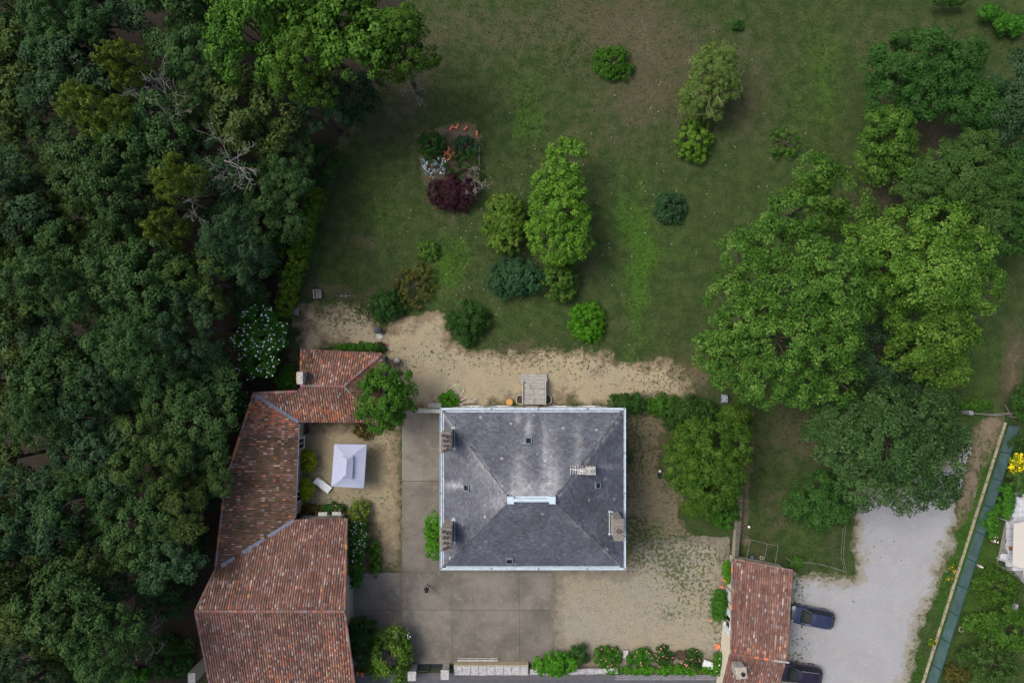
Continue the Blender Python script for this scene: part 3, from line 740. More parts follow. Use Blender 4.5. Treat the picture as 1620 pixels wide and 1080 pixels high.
# gutters, one for each side, with joints
def gutter(a, b, outn):
    d = (b-a).normalized(); L = (b-a).length; m_ = MB(); q = Vector(outn)
    c = (a+b)/2+q*.10; ang = math.atan2(d.y, d.x)
    m_.box(c+Vector((0, 0, -.10)), (L+.1, .16, .03), ang)
    m_.box(c+q*.085+Vector((0, 0, -.04)), (L+.34, .03, .15), ang); m_.box(c-q*.085+Vector((0, 0, -.045)), (L, .03, .12), ang)
    g_ = m_.build('gutter', ZINC, house)
    for k in (.27, .53, .8): MB().box(a.lerp(b, k)+q*.10+Vector((0, 0, -.03)), (.07, .22, .16), ang).build('gutter_joint', ZINCD, g_)
gutter(NW, NE, (0, 1, 0)); gutter(SW, SE, (0, -1, 0)); gutter(NW, SW, (-1, 0, 0)); gutter(NE, SE, (1, 0, 0))
for q in ('N', 'S'):    # snow-white flashing strip just above the gutter
    a, b = (NW, NE) if q == 'N' else (SW, SE); s = -1 if q == 'N' else 1
    MB().box((a+b)/2+Vector((0, s*.16, .10)), (x1-x0-.7, .18, .03)).build('eave_flashing', ZINC, house)
MB().box((NW+SW)/2+Vector((.17, 0, .11)), (.16, yn-ys_-.7, .03)).build('eave_flashing', ZINC, house)
# walls, cornice, windows with shutters
INS = .32
wx0, wx1, wyn, wys = x0+INS, x1-INS, yn-INS, ys_+INS
wl = MB().prism([(wx0, wys), (wx1, wys), (wx1, wyn), (wx0, wyn)], -.1, ZE-.13).build('wall', RENDER, house)
cn = MB()
for (a, b, c_, e_) in ((wx0-.12, wys-.14, wx1+.12, wys), (wx0-.12, wyn, wx1+.12, wyn+.14), (wx0-.14, wys, wx0, wyn), (wx1, wys, wx1+.14, wyn)):
    cn.box(((a+c_)/2, (b+e_)/2, ZE-.35), (c_-a, e_-b, .3))
cn.build('cornice', STONE, house)
MB().box(((wx0+wx1)/2, wyn+.03, 3.55), (wx1-wx0, .06, .16)).build('string_course', STONE, house)
ax = (wx0+wx1)/2
for fx in (-5.6, -2.8, 2.8, 5.6, 0):
    for lv in (0, 1):
        zc = 1.9 if lv == 0 else 5.0
        if fx == 0 and lv == 0:
            for wy, ny in ((wyn, 1), (wys, -1)): opening(house, (ax, wy+ny*.005, 2.0), 1.4, 2.4, 0, ny, 'door', None, WHITE)
            continue
        for wy, ny in ((wyn, 1), (wys, -1)): opening(house, (ax+fx, wy+ny*.005, zc), 1.05, 2.0 if lv == 0 else 1.7, 0, ny, 'window', BLUEP)
for fy in (-3.6, 0, 3.6):
    for zc in (1.9, 5.0):
        for wx, nx in ((wx0, -1), (wx1, 1)): opening(house, (wx+nx*.005, ym+fy, zc), 1.05, 1.8, nx, 0, 'window', BLUEP)
# chimneys
POTM = mat_plain('sooty_pot', (.10, .085, .075), .9, .5, 9, dirt=(.30, .28, .25))
SOOT = mat_plain('sooty_cap', (.20, .185, .17), .95, .6, 9, dirt=(.05, .045, .045))
def chimney(px, py, zt, sx, sy, side, npots):
    c = P(px, py, zt); zb = 7.0; roofz = min(plane_z(p, c.x-side*sx/2, c.y) for p in pln.values())
    o = MB().bevbox((c.x, c.y, (zt+zb)/2), (sx, sy, zt-zb), 0, .04).build('chimney', STONE, house)
    MB().bevbox((c.x, c.y, zt-.02), (sx+.16, sy+.16, .16), 0, .03).build('chimney_cap', SOOT, o)
    rr = random.Random(int(px)); n = npots
    for i in range(n):
        for j in (-1, 1):
            q = Vector((c.x+j*sx*.2, c.y-sy/2+sy*(i+.5)/n, zt+.05)); q += Vector((rr.uniform(-.05, .05), rr.uniform(-.06, .06), 0)); r_ = rr.uniform(.07, .14)
            if rr.random() < .2: continue
            MB().lathe(q, [(r_*1.1, 0), (r_, .28), (r_*1.15, .34), (r_*.75, .34), (r_*.7, .1)], 8).build('chimney_pot', POTM, o)
    fl = MB(); xin = c.x-side*sx/2
    fl.box((xin-side*.12, c.y, roofz+.16), (.05, sy+.5, .14)); fl.box((xin-side*.05, c.y+sy/2+.1, roofz+.1), (.5, .08, .12)); fl.box((xin-side*.05, c.y-sy/2-.1, roofz+.1), (.5, .08, .12))
    fl.build('chimney_flashing', ZINC, o)
chimney(705.5, 700, 10.6, .75, 1.55, -1, 4)
chimney(705.5, 853, 10.4, .8, 1.75, -1, 4)
chimney(979, 838, 10.2, .7, 1.7, 1, 0)
c = P(979, 840, 10.32)
MB().lathe(c, [(.2, -.05), (.2, .12), (.13, .12), (.12, .0)], 10).build('chimney_pot', POTM, house)
# small stack on the east slope with its flashing tray
c = P(934, 744, 9.9); 
o = MB().bevbox((c.x, c.y, 9.2), (.75, .6, 1.6), 0, .03).build('chimney', STONE, house); MB().bevbox((c.x, c.y, 10.0), (.85, .7, .1), 0, .02).build('chimney_cap', LICHEN, o)
MB().lathe((c.x+.1, c.y, 10.05), [(.15, 0), (.15, .2), (.1, .2), (.1, .02)], 9).build('chimney_pot', LICHEN, o)
pz = plane_z(pln['E'], c.x-1.0, c.y); MB().bevbox((c.x-.72, c.y-.05, pz+.22), (.7, .5, .3), 0, .03).build('chimney_flashing', LICHEN, o)
# aerial
q = P(911, 741, 10.6); an = MB(); an.bar((q.x, q.y, 8.8), (q.x, q.y, 11.4), .03); an.bar((q.x-.55, q.y+.1, 11.3), (q.x+.6, q.y-.1, 11.3), .022)
for k in range(6): an.bar((q.x-.5+.2*k, q.y-.35, 11.3), (q.x-.5+.2*k, q.y+.4, 11.3), .014)
an.build('aerial', WHITE, house)
# rooflights
def rooflight(px, py, side, w_, l_):
    c = on_plane(px, py, pln[side]); n = pln[side][1]; d = (Vector((0, 0, -1))+n*n.z).normalized(); u = d.cross(n).normalized()
    m_ = MB()
    for s in (-1, 1):
        for (aa, bb, ca, cb) in ((u, d, w_/2, l_/2), (d, u, l_/2, w_/2)):
            p = c+aa*s*ca+n*.09; vs = []
            for k in (-1, 1):
                for i, j in ((-1, -1), (1, -1), (1, 1), (-1, 1)): vs.append(p+aa*(i*.045)+bb*(j*(cb+.04))+n*(k*.07))
            m_.add(vs, [(3, 2, 1, 0), (4, 5, 6, 7), (0, 1, 5, 4), (1, 2, 6, 5), (2, 3, 7, 6), (3, 0, 4, 7)])
    f = m_.build('rooflight', ZINCD, house)
    g_ = MB().slab([c+u*w_/2+d*l_/2+n*.1, c+u*w_/2-d*l_/2+n*.1, c-u*w_/2-d*l_/2+n*.1, c-u*w_/2+d*l_/2+n*.1], .03); g_.build('pane', GLASS, f)
rooflight(836, 698, 'N', .5, .55); rooflight(739, 771, 'W', .5, .55); rooflight(945, 767, 'E', .5, .5); rooflight(806, 886, 'S', .55, .6)

# ------------------------------------------------------------------ plants
def leaves(cl, per, ln, wd, rng, up=.55, rnd=.55, lo=-.35, tilt=.0):
    """cl: (n,4) clump centres and radii -> quads and tint"""
    cl = np.asarray(cl, float); n = len(cl); N = n*per
    C = np.repeat(cl[:, :3], per, 0); Rr = np.repeat(cl[:, 3], per)
    z = rng.uniform(lo, 1, N); t = rng.uniform(0, 2*np.pi, N); s = np.sqrt(1-z*z)
    D = np.stack([s*np.cos(t), s*np.sin(t), z], 1)
    p = C+D*(Rr*rng.uniform(.55, 1.06, N)**.8)[:, None]*np.array([1, 1, .85])
    G = np.repeat(cl[:, 4:7], per, 0)*.75 if cl.shape[1] > 4 else 0
    nr = D*.8+G+np.array([0, 0, up])+rng.normal(0, rnd, (N, 3)); nr /= np.linalg.norm(nr, axis=1)[:, None]
    a = D*.9+rng.normal(0, .6, (N, 3)); a -= nr*(a*nr).sum(1)[:, None]; a /= np.linalg.norm(a, axis=1)[:, None]+1e-9
    b = np.cross(nr, a); k = rng.uniform(.65, 1.3, N)[:, None]
    L = ln*k; W = wd*k
    v = np.stack([p-a*L*.5, p+b*W*.5-nr*W*.12, p+a*L*.5-nr*L*.12, p-b*W*.5-nr*W*.12], 1).reshape(-1, 3)
    ti = np.clip(np.repeat(rng.uniform(.1, .9, n), per)*.45+rng.uniform(0, 1, N)*.55, 0, 1)
    return v, np.repeat(ti, 4)
def leaf_mesh(name, sets, mat):
    v = np.concatenate([s[0] for s in sets]); ti = np.concatenate([s[1] for s in sets])
    me = quads(name, v, np.arange(len(v)).reshape(-1, 4))
    at = me.attributes.new('tint', 'FLOAT', 'POINT'); at.data.foreach_set('value', ti.astype(np.float32))
    me.materials.append(mat); return me
def lobes_to_clumps(lobes, rc, dens, rng, lo=-.2):
    out = []
    for (x, y, z, r) in lobes:
        n = max(4, int(dens*r*r/(rc*rc)))
        zz = rng.uniform(lo, 1, n); t = rng.uniform(0, 2*np.pi, n); s = np.sqrt(1-zz*zz)
        rr = r*rng.uniform(.72, 1.05, n)
        out.append(np.stack([x+rr*s*np.cos(t), y+rr*s*np.sin(t), z+rr*zz*.8, rc*rng.uniform(.7, 1.25, n), s*np.cos(t), s*np.sin(t), zz], 1))
    return np.concatenate(out)
def limbs(lobes, h0, r0, rng, base=(0, 0), n=6):
    mb = MB(); zt = np.mean([l[2] for l in lobes]); bx, by = base
    mb.tube([(bx, by, -.1), (bx+.05, by, h0*.5), (bx, by+.05, h0), (bx+.1, by, zt)], [r0*1.25, r0, r0*.85, r0*.35], n)
    for (x, y, z, r) in lobes:
        p0 = Vector((bx, by, h0*rng.uniform(.7, 1.0))); p2 = Vector((x, y, z)); p1 = p0.lerp(p2, .5)+Vector((rng.uniform(-.3, .3), rng.uniform(-.3, .3), .3))
        mb.tube([p0, p1, p2], [r0*.5, r0*.3, r0*.1], 5)
        for k in range(3):
            q = p2+Vector((rng.uniform(-r, r), rng.uniform(-r, r), rng.uniform(.1, .6)*r))*.8
            mb.tube([p1.lerp(p2, .6), q], [r0*.16, .015], 4)
    return mb
def rand_lobes(R_, h, n, rng, flat=.5):
    L = [(rng.uniform(-.2, .2)*R_, rng.uniform(-.2, .2)*R_, h-R_*.42, R_*rng.uniform(.42, .5))]
    for i in range(n):
        t = 2*math.pi*(i+rng.uniform(-.3, .3))/n; q = R_*rng.uniform(.48, .78)
        L.append((q*math.cos(t), q*math.sin(t), h-R_*(.55+flat*rng.uniform(0, 1.1)), R_*rng.uniform(.32, .46)))
    return L
PROTO = {}
def tree_proto(kind, i, R_=3.9, h=13.0, rc=.50, per=64, ln=.26, wd=.15, nl=9, dens=2.0, up=.55):
    key = (kind, i)
    if key not in PROTO:
        rng = np.random.default_rng(abs(hash(kind)) % 1000*0+sum(map(ord, kind))*13+i)
        q_ = (1.0, .78, 1.25, .9)[i % 4]; ln *= q_; wd *= q_*(1.0, .8, 1.1, .7)[i % 4]; rc *= (1.0, .82, 1.2, .9)[i % 4]; per = int(per/q_); nl = (9, 7, 11, 8)[i % 4]
        L = rand_lobes(R_, h, nl, rng); cl = lobes_to_clumps(L, rc, dens, rng)
        PROTO[key] = (leaf_mesh('crown', [leaves(cl, per, ln, wd, rng, up)], leaf(kind)), limbs(L, h*.5, .22, rng).mesh('trunk', BARK), h)
    return PROTO[key]
def plant_tree(px, py, zc, kind, var, scale, label, rz=0, name='broadleaf_tree', cat='tree', group=None, mat=None, zs=1.0):
    c = P(px, py, zc); t = thing(name, label, cat, (c.x, c.y, 0), rz, group)
    cm, tm, h_ = tree_proto(kind, var)
    for nm, me in (('crown', cm), ('trunk', tm)):
        o = link(nm, me, t); o.scale = (scale, scale, zs*zc/(h_-1.8))
    return t
def bush(px, py, rx, ry, h_, pal, label, name='shrub', cat='shrub', seed=0, rc=.21, per=38, ln=.14, wd=.085, dens=2.9, up=.5, lob=9, flowers=None, group=None, rot=0, dome=False, lo=-.2):
    """one shrub: foliage of clumped leaves over forked stems; rx, ry are its half sizes in photograph pixels"""
    zc = h_*.6; c = P(px, py, zc); rng = np.random.default_rng(seed*7+int(px)*3+int(py)); RX, RY = M(rx, zc), M(ry, zc)
    t = thing(name, label, cat, (c.x, c.y, 0), rot, group)
    Rm = min(RX, RY)
    L = [(0, 0, h_-Rm*.6, Rm*.66)] if not dome else [(0, 0, h_-Rm*.95, Rm*.95)]
    for i in range(lob):
        a = 2*math.pi*(i+rng.uniform(-.35, .35))/lob; q = rng.uniform(.5, .72) if not dome else rng.uniform(.35, .5)
        r = Rm*rng.uniform(.26, .40)
        L.append(((RX-r*.2)*q*math.cos(a)*1.05, (RY-r*.2)*q*math.sin(a)*1.05, max(r*.6, h_-Rm*.75-rng.uniform(0, .45)*h_*.6), r))
    if max(RX, RY)/Rm > 1.25:
        k = int(2*max(RX, RY)/Rm)+1
        for i in range(k):
            f = (i/(k-1)-.5)*2*.68; L.append((RX*f if RX > RY else 0, RY*f if RY > RX else 0, h_-Rm*.6-rng.uniform(0, .2), Rm*rng.uniform(.55, .72)))
    cl = lobes_to_clumps(L, rc, dens, rng, lo)
    for ax_, rr_ in ((0, RX), (1, RY)):
        k_ = max(.3, rr_-rc*.7)/np.percentile(np.abs(cl[:, ax_]), 96); cl[:, ax_] *= k_
        L = [tuple(v*k_ if j == ax_ else v for j, v in enumerate(q)) for q in L]
    lm = leaf_mesh('foliage', [leaves(cl, per, ln, wd, rng, up)], leaf(pal)); link('foliage', lm, t)
    link('stems', limbs(L[:7], h_*.35, max(.04, .05*Rm), rng).mesh('stems', BARK), t)
    if flowers:
        fm, n, sz = flowers; idx = rng.integers(0, len(cl), n); mb = MB()
        for i in idx:
            z = rng.uniform(.25, 1); a = rng.uniform(0, 6.28); s = math.sqrt(1-z*z); p = cl[i, :3]+np.array([s*math.cos(a), s*math.sin(a), z])*cl[i, 3]*1.1
            r = sz*rng.uniform(.6, 1.3)
            mb.add([(p[0]+r*math.cos(q), p[1]+r*math.sin(q), p[2]) for q in (0, 1.26, 2.51, 3.77, 5.03)]+[(p[0], p[1], p[2]+r*.5)], [(k, (k+1) % 5, 5) for k in range(5)])
        o = mb.build('blossom', fm, t, world=False); o['kind'] = 'stuff'
    return t
def dead_branch(mb, p, d, L, r, depth, rng, droop=0.0):
    pts = [p]; rs = [r]; q = p.copy(); dd = d.copy(); n = 3
    for k in range(n):
        dd = (dd+Vector((rng.uniform(-.35, .35), rng.uniform(-.35, .35), rng.uniform(-.2, .25)-droop))).normalized(); q = q+dd*L/n; pts.append(q.copy()); rs.append(max(.013, r*(1-.26*(k+1))))
    mb.tube(pts, rs, 4 if depth else 3, False)
    if depth > 0:
        for k in range(3):
            b = pts[1+rng.integers(0, n)]; nd = (dd+Vector((rng.uniform(-1, 1), rng.uniform(-1, 1), rng.uniform(-.3, .5)))).normalized()
            dead_branch(mb, b, nd, L*rng.uniform(.45, .7), r*.5, depth-1, rng, droop)
def bare_tree(px, py, h_, spread, label, seed, n=6, r0=.16, tilt=(0, 0), name='bare_tree', mat=None, fall=None):
    c = P(px, py, h_*.85); t = thing(name, label, 'tree', (c.x, c.y, 0)); rng = np.random.default_rng(seed)
    mb = MB(); mb.tube([(0, 0, -.1), (.1, 0, h_*.4), (.15, .1, h_*.72)], [r0*1.2, r0, r0*.7], 6); mb.build('trunk', mat or DEADW, t, world=False)
    m2 = MB()
    for i in range(n):
        a = 2*math.pi*(i+rng.uniform(-.3, .3))/n
        dead_branch(m2, Vector((.13, .08, h_*rng.uniform(.55, .72))), Vector((math.cos(a)+tilt[0], math.sin(a)+tilt[1], rng.uniform(.25, .9))).normalized(), spread*rng.uniform(.7, 1.1), r0*.4, 3, rng)
    m2.build('branches', mat or DEADW, t, world=False); return t

# --- the wood on the left: named individuals first
WG = 'trees of the dense wood'
wood_special = [
 (395, 30, 13.5, 'oak', 0, 1.05, 'bright green oak at the top edge, left of the other bright crowns'),
 (470, 75, 13.0, 'oak', 1, .95, 'bright green oak in front of the top edge oaks, lowest of the bright crowns'),
 (545, 25, 13.5, 'oak', 2, 1.1, 'bright green oak in the middle of the top edge beside the lawn corner'),
 (625, 55, 12.0, 'oak', 1, .80, 'bright green oak at the top nearest the lawn, with a bare twiggy limb'),
 (470, -10, 14.0, 'oak', 2, 1.0, 'bright green oak cut by the top of the picture'),
 (185, 95, 13.0, 'yellow', 0, .50, 'yellowish tree in the wood just above the grey bare tree'),
 (120, 165, 13.2, 'yellow', 1, .48, 'yellowish tree at upper left, left of the other yellow crowns'),
 (165, 185, 13.6, 'yellow', 0, .50, 'yellowish tree touching the grey bare tree on its left'),
 (268, 280, 13.5, 'yellow', 1, .52, 'yellow-green thin crowned tree above centre of the wood with dead twigs'),
 (255, 360, 13.0, 'yellow', 0, .44, 'yellow-green small tree right below the thin crowned yellow one'),
]
for px, py, zc, kd, va, sc, lb in wood_special: plant_tree(px, py, zc, kd, va, sc, lb, rz=px*.37)
WOODPOLY = [(-70, -70), (330, -70), (340, 90), (420, 130), (530, 140), (505, 205), (465, 275), (425, 345), (398, 425), (340, 480), (320, 570), (338, 640), (328, 720), (290, 800), (265, 900), (225, 990), (190, 1150), (-70, 1150)]
rw = np.random.default_rng(5); done = []
STEP = 84
for j in range(17):
    for i in range(9):
        px = -60+i*STEP+(STEP/2 if j % 2 else 0)+rw.uniform(-22, 22); py = -60+j*STEP*.87+rw.uniform(-20, 20)
        sdv = poly_sd(np.array([px]), np.array([py]), WOODPOLY)[0]
        if sdv < 0 or any((px-s[0])**2+(py-s[1])**2 < 45**2 for s in wood_special): continue
        if any((px-q[0])**2+(py-q[1])**2 < r_*r_ for q, r_ in (((240, 165), 40), ((335, 245), 30), ((30, 770), 44), ((215, 20), 30))): continue
        done.append((px, py, sdv, j))
ORD = ['first', 'second', 'third', 'fourth', 'fifth', 'sixth', 'seventh', 'eighth', 'ninth', 'tenth', 'eleventh', 'twelfth', 'thirteenth', 'fourteenth', 'fifteenth', 'sixteenth', 'seventeenth']
rows = {}
for q in done: rows.setdefault(q[3], []).append(q)
LOOK = {'wood': 'dark green', 'wood2': 'bluish dark green', 'wood3': 'olive green'}
for rk, row in enumerate(rows[k] for k in sorted(rows)):
    row.sort()
    for ck, (px, py, sdv, _) in enumerate(row):
        zc = 11.5+rw.uniform(-3.2, 2.6)-(2.5 if sdv < 40 else 0); sc = rw.uniform(.76, 1.06)*(.88 if sdv < 40 else 1)
        kd = ('wood', 'wood', 'wood2', 'wood', 'wood2', 'wood', 'wood3')[rw.integers(7)]
        if px < 90 and rw.random() < .3: kd = 'wood3'
        lb = f"{LOOK[kd]} tree, {ORD[ck]} from left in {ORD[rk]} row of the wood"
        plant_tree(px, py, zc, kd, int(rw.integers(4)), sc, lb, rz=rw.uniform(0, 6.28), group=WG)
bare_tree(240, 165, 15.5, 2.6, 'grey bare tree with fine fan of twigs in the upper wood', 3, 9, .09, (-.3, .5))
bare_tree(335, 245, 16.0, 2.3, 'pale dead tree with few crooked limbs right of the yellow crowns', 8, 6, .10, (.5, -.3))
bare_tree(275, 310, 15.6, 1.8, 'dead twigs standing over the yellow-green thin crowned tree', 12, 5, .09)
bare_tree(205, 1025, 8.5, 2.4, 'grey leafless bush near the bottom of the wood beside the barn', 21, 7, .08)
bare_tree(628, 100, 10, 2.4, 'bare twiggy limb tree leaning over the lawn at the top', 31, 5, .05, (.7, -.3))
bare_tree(20, 1072, 9, 2.0, 'thin bare tree in the bottom left corner', 41, 5, .08)
# undergrowth along the wood
for i, (px, py, rx, ry, hh, pal, lb) in enumerate([
 (508, 258, 30, 34, 3.6, 'dark', 'dark leafy tree at the wood edge above the clipped hedge'),
 (560, 160, 38, 44, 5.0, 'wood2', 'dark bluish shrub under the oaks where wood meets lawn'),
 (422, 290, 40, 34, 6.0, 'dark', 'dense dark shrub in the wood left of the hedge top'),
 (438, 385, 22, 50, 2.2, 'dark', 'long dark shrub in the gap between wood and clipped hedge'),
 (395, 470, 30, 40, 4.0, 'wood', 'dark shrub above the white-flowered shrub at the wood edge'),
 (350, 690, 18, 40, 4.0, 'wood', 'dark shrub at the north-west side of the mossy wing'),
 (452, 600, 18, 22, 1.2, 'hedge', 'low green growth in the corner behind the cottage'),
 (380, 400, 36, 46, 6.0, 'wood2', 'dark rounded shrub in the wood left of the hedge'),
 (350, 600, 26, 50, 5.0, 'wood2', 'tall dark shrub behind the small white-flowered shrub'),
 (330, 760, 20, 50, 4.0, 'wood2', 'dark shrub squeezed between wood and mossy wing'),
 (270, 930, 34, 50, 4.0, 'wood', 'dark shrub beside the west gable of the barn'),
 (265, 1045, 40, 34, 2.2, 'dark', 'low dark green shrub left of the barn at the bottom'),
 (210, 1068, 30, 14, 1.6, 'hedge', 'low bramble at the bottom edge of the wood'),
 (300, 850, 26, 40, 4.0, 'dark', 'dark shrub left of the barn valley'),
]): bush(px, py, rx, ry, hh, pal, lb, 'woodland_shrub', 'shrub', i, rc=.42, per=52, ln=.24, wd=.13, lob=8)
WFL = mat_plain('white_petals', (.78, .80, .78), .7, .05); PINK = mat_plain('pink_petals', (.70, .25, .27), .7, .1); REDF = mat_plain('red_petals', (.60, .06, .05), .7, .1); ORF = mat_plain('orange_petals', (.75, .28, .02), .7, .1); PALEB = mat_plain('pale_blue_petals', (.55, .70, .74), .7, .1)
bush(412, 542, 40, 52, 5.0, 'hedge', 'tall green shrub covered in white flower heads beside the wood', 'flowering_shrub', 'shrub', 1, rc=.36, per=56, ln=.2, wd=.11, flowers=(WFL, 420, .085))
bush(378, 638, 15, 24, 3.5, 'hedge', 'small white-flowered shrub behind the west corner of the tiled range', 'flowering_shrub', 'shrub', 2, rc=.3, per=50, flowers=(WFL, 60, .06))
# clipped hedge from the wood edge down to the gravel
hd = thing('clipped_hedge', 'long narrow bright green hedge between wood and lawn', 'hedge', P(472, 400))
rng = np.random.default_rng(88); cl = []; 
for k in range(560):
    t = rng.random(); c = P(500+(447-500)*t+rng.uniform(-13, 13), 300+(500-300)*t, 1.8); cl.append((c.x-hd.location.x, c.y-hd.location.y, rng.uniform(.5, 2.5), .24))
link('foliage', leaf_mesh('foliage', [leaves(cl, 46, .14, .08, rng)], leaf('box')), hd)
sm_ = MB()
for k in range(14):
    c = P(500-53*k/13, 300+200*k/13); sm_.tube([(c.x-hd.location.x, c.y-hd.location.y, -.1), (c.x-hd.location.x, c.y-hd.location.y, 1.2)], .05, 5)
sm_.build('stems', BARK, hd, world=False)

# --- the big trees on the right, lobe by lobe
def big_tree(label, lobes, pal, base_px, r0, rc=.55, per=74, ln=.25, wd=.135, dens=2.3, seed=0, name='broadleaf_tree', fill=1.0):
    rng = np.random.default_rng(seed); b = sum((P(q[0], q[1], q[2]) for q in lobes), Vector())/len(lobes); b.z = 0; t = thing(name, label, 'tree', b, 0); L = []
    for (px, py, z, rp) in lobes:
        c = P(px, py, z); L.append((c.x-b.x, c.y-b.y, z+rng.uniform(-.6, .6)*min(1, z/8), M(rp, z)*fill))
    link('crown', leaf_mesh('crown', [leaves(lobes_to_clumps(L, rc, dens, rng), per, ln, wd, rng)], leaf(pal)), t)
    link('trunk', limbs(L, 5.0, r0, rng, n=8).mesh('trunk', BARK), t); return t
big_tree('huge green lime tree, left of the pair beside the lawn', [
 (1300, 440, 13.5, 62), (1335, 480, 13.3, 50), (1250, 450, 13.2, 46), (1220, 380, 11.5, 42), (1255, 345, 11, 40), (1165, 400, 9.5, 34), (1150, 470, 9, 36), (1135, 530, 8, 34), (1180, 520, 10.5, 40), (1240, 540, 12, 48), (1310, 540, 11.5, 44),
 (1165, 575, 9, 42), (1210, 600, 9.5, 46), (1270, 600, 9.5, 44), (1320, 600, 8, 36), (1130, 575, 6.5, 28), (1195, 450, 11, 40), (1290, 500, 13, 46)], 'lime', (1230, 490), .5, seed=101)
big_tree('tall slim tree rising behind the huge lime on its upper side', [(1295, 275, 10, 34), (1320, 300, 8.5, 34), (1345, 335, 7, 34), (1300, 330, 8, 34), (1275, 305, 8, 26)], 'lime', (1310, 310), .25, seed=102)
big_tree('large yellow-green lime tree, right of the pair', [
 (1490, 365, 13, 48), (1430, 370, 12, 44), (1375, 385, 11.5, 38), (1410, 420, 12.5, 46), (1475, 430, 14, 58), (1535, 400, 11.5, 44), (1550, 460, 10, 40), (1500, 470, 11.5, 46), (1380, 430, 10, 36), (1435, 455, 11, 40), (1400, 480, 9, 36), (1440, 500, 9, 34)], 'lime2', (1470, 430), .45, seed=103)
big_tree('rounded light green tree below the yellow-green lime', [(1490, 520, 11, 46), (1450, 545, 10, 34), (1520, 530, 10, 34), (1430, 560, 8, 26), (1480, 575, 8, 34), (1510, 585, 7, 26)], 'lime2', (1480, 540), .3, seed=104)
big_tree('dark shaded tree between the two limes and the drive tree', [(1390, 560, 6, 40), (1350, 580, 5.5, 34), (1410, 600, 5.5, 38), (1370, 520, 6.5, 30), (1440, 615, 5, 32)], 'wood2', (1385, 570), .22, seed=105)
big_tree('broad dark green tree overhanging the gravel drive', [
 (1400, 700, 10, 56), (1460, 680, 9, 50), (1480, 740, 8.5, 46), (1430, 760, 8.5, 48), (1370, 760, 8, 44), (1340, 710, 8, 44), (1320, 670, 7, 36), (1480, 640, 7, 36), (1400, 650, 8, 44), (1300, 700, 6, 30), (1500, 690, 7, 30), (1490, 780, 6.5, 28), (1335, 660, 7, 34)], 'wood', (1410, 710), .35, per=74, seed=106)
big_tree('low dark tree in the fenced garden beside the drive tree', [(1290, 780, 4, 34), (1260, 800, 3.5, 24), (1320, 800, 4, 30), (1295, 815, 3.2, 22)], 'dark', (1290, 790), .15, rc=.4, ln=.24, wd=.13, seed=107)
big_tree('bushy dark conifer-green tree at upper right', [(1420, 110, 6, 44), (1465, 95, 6, 40), (1500, 120, 6, 44), (1460, 145, 6, 40), (1400, 150, 5, 30), (1530, 90, 5, 26), (1520, 160, 6, 34), (1555, 170, 6, 30), (1540, 190, 5, 26)], 'dark', (1470, 125), .25, rc=.5, ln=.3, wd=.10, seed=108, fill=1.18)
big_tree('dark green tree cut by the right edge at upper right', [(1600, 120, 7, 30), (1620, 160, 7, 34), (1590, 180, 6, 34), (1610, 215, 6, 34)], 'wood2', (1610, 160), .25, rc=.5, seed=109, fill=1.18)
big_tree('upright mid green tree standing alone left of the dark soil patch', [(1400, 215, 6, 34), (1415, 240, 5.5, 28), (1385, 255, 5, 30), (1420, 275, 5, 26), (1395, 195, 5, 22), (1375, 225, 5, 18)], 'lime', (1400, 230), .2, rc=.45, ln=.22, wd=.12, seed=110, fill=1.18)
big_tree('wide grey-green tree below the dark soil patch at the right', [(1500, 260, 6, 34), (1545, 240, 6, 34), (1530, 290, 7, 44), (1470, 290, 5.5, 34), (1440, 300, 5, 26), (1575, 300, 7, 40), (1560, 340, 6.5, 34)], 'olive', (1530, 280), .25, rc=.45, ln=.28, wd=.09, seed=111, fill=1.18)
big_tree('dark green tree at the right edge beside the yellow-green lime', [(1610, 270, 6, 34), (1605, 320, 6, 36), (1595, 370, 6, 30), (1625, 340, 6, 30)], 'dark', (1605, 320), .25, rc=.5, seed=112, fill=1.18)
# spiky light tree by the side yard
big_tree('feathery yellow-green tree beside the east wall of the manor', [(1120, 715, 6.5, 40), (1155, 700, 6, 30), (1090, 740, 5.5, 32), (1125, 760, 6, 38), (1100, 690, 5, 26), (1145, 740, 5.5, 30), (1160, 665, 4, 22), (1110, 790, 4, 26), (1080, 710, 4, 22)], 'yew', (1120, 725), .18, rc=.40, per=60, ln=.36, wd=.09, seed=113, fill=1.18)
bush(1090, 655, 40, 26, 2.6, 'dark', 'dark shrub above the feathery yellow-green tree', seed=114, lob=8, ln=.2)
bush(1150, 812, 22, 26, 2.2, 'hedge', 'green shrub at the foot of the feathery tree by the garden wall', seed=115)

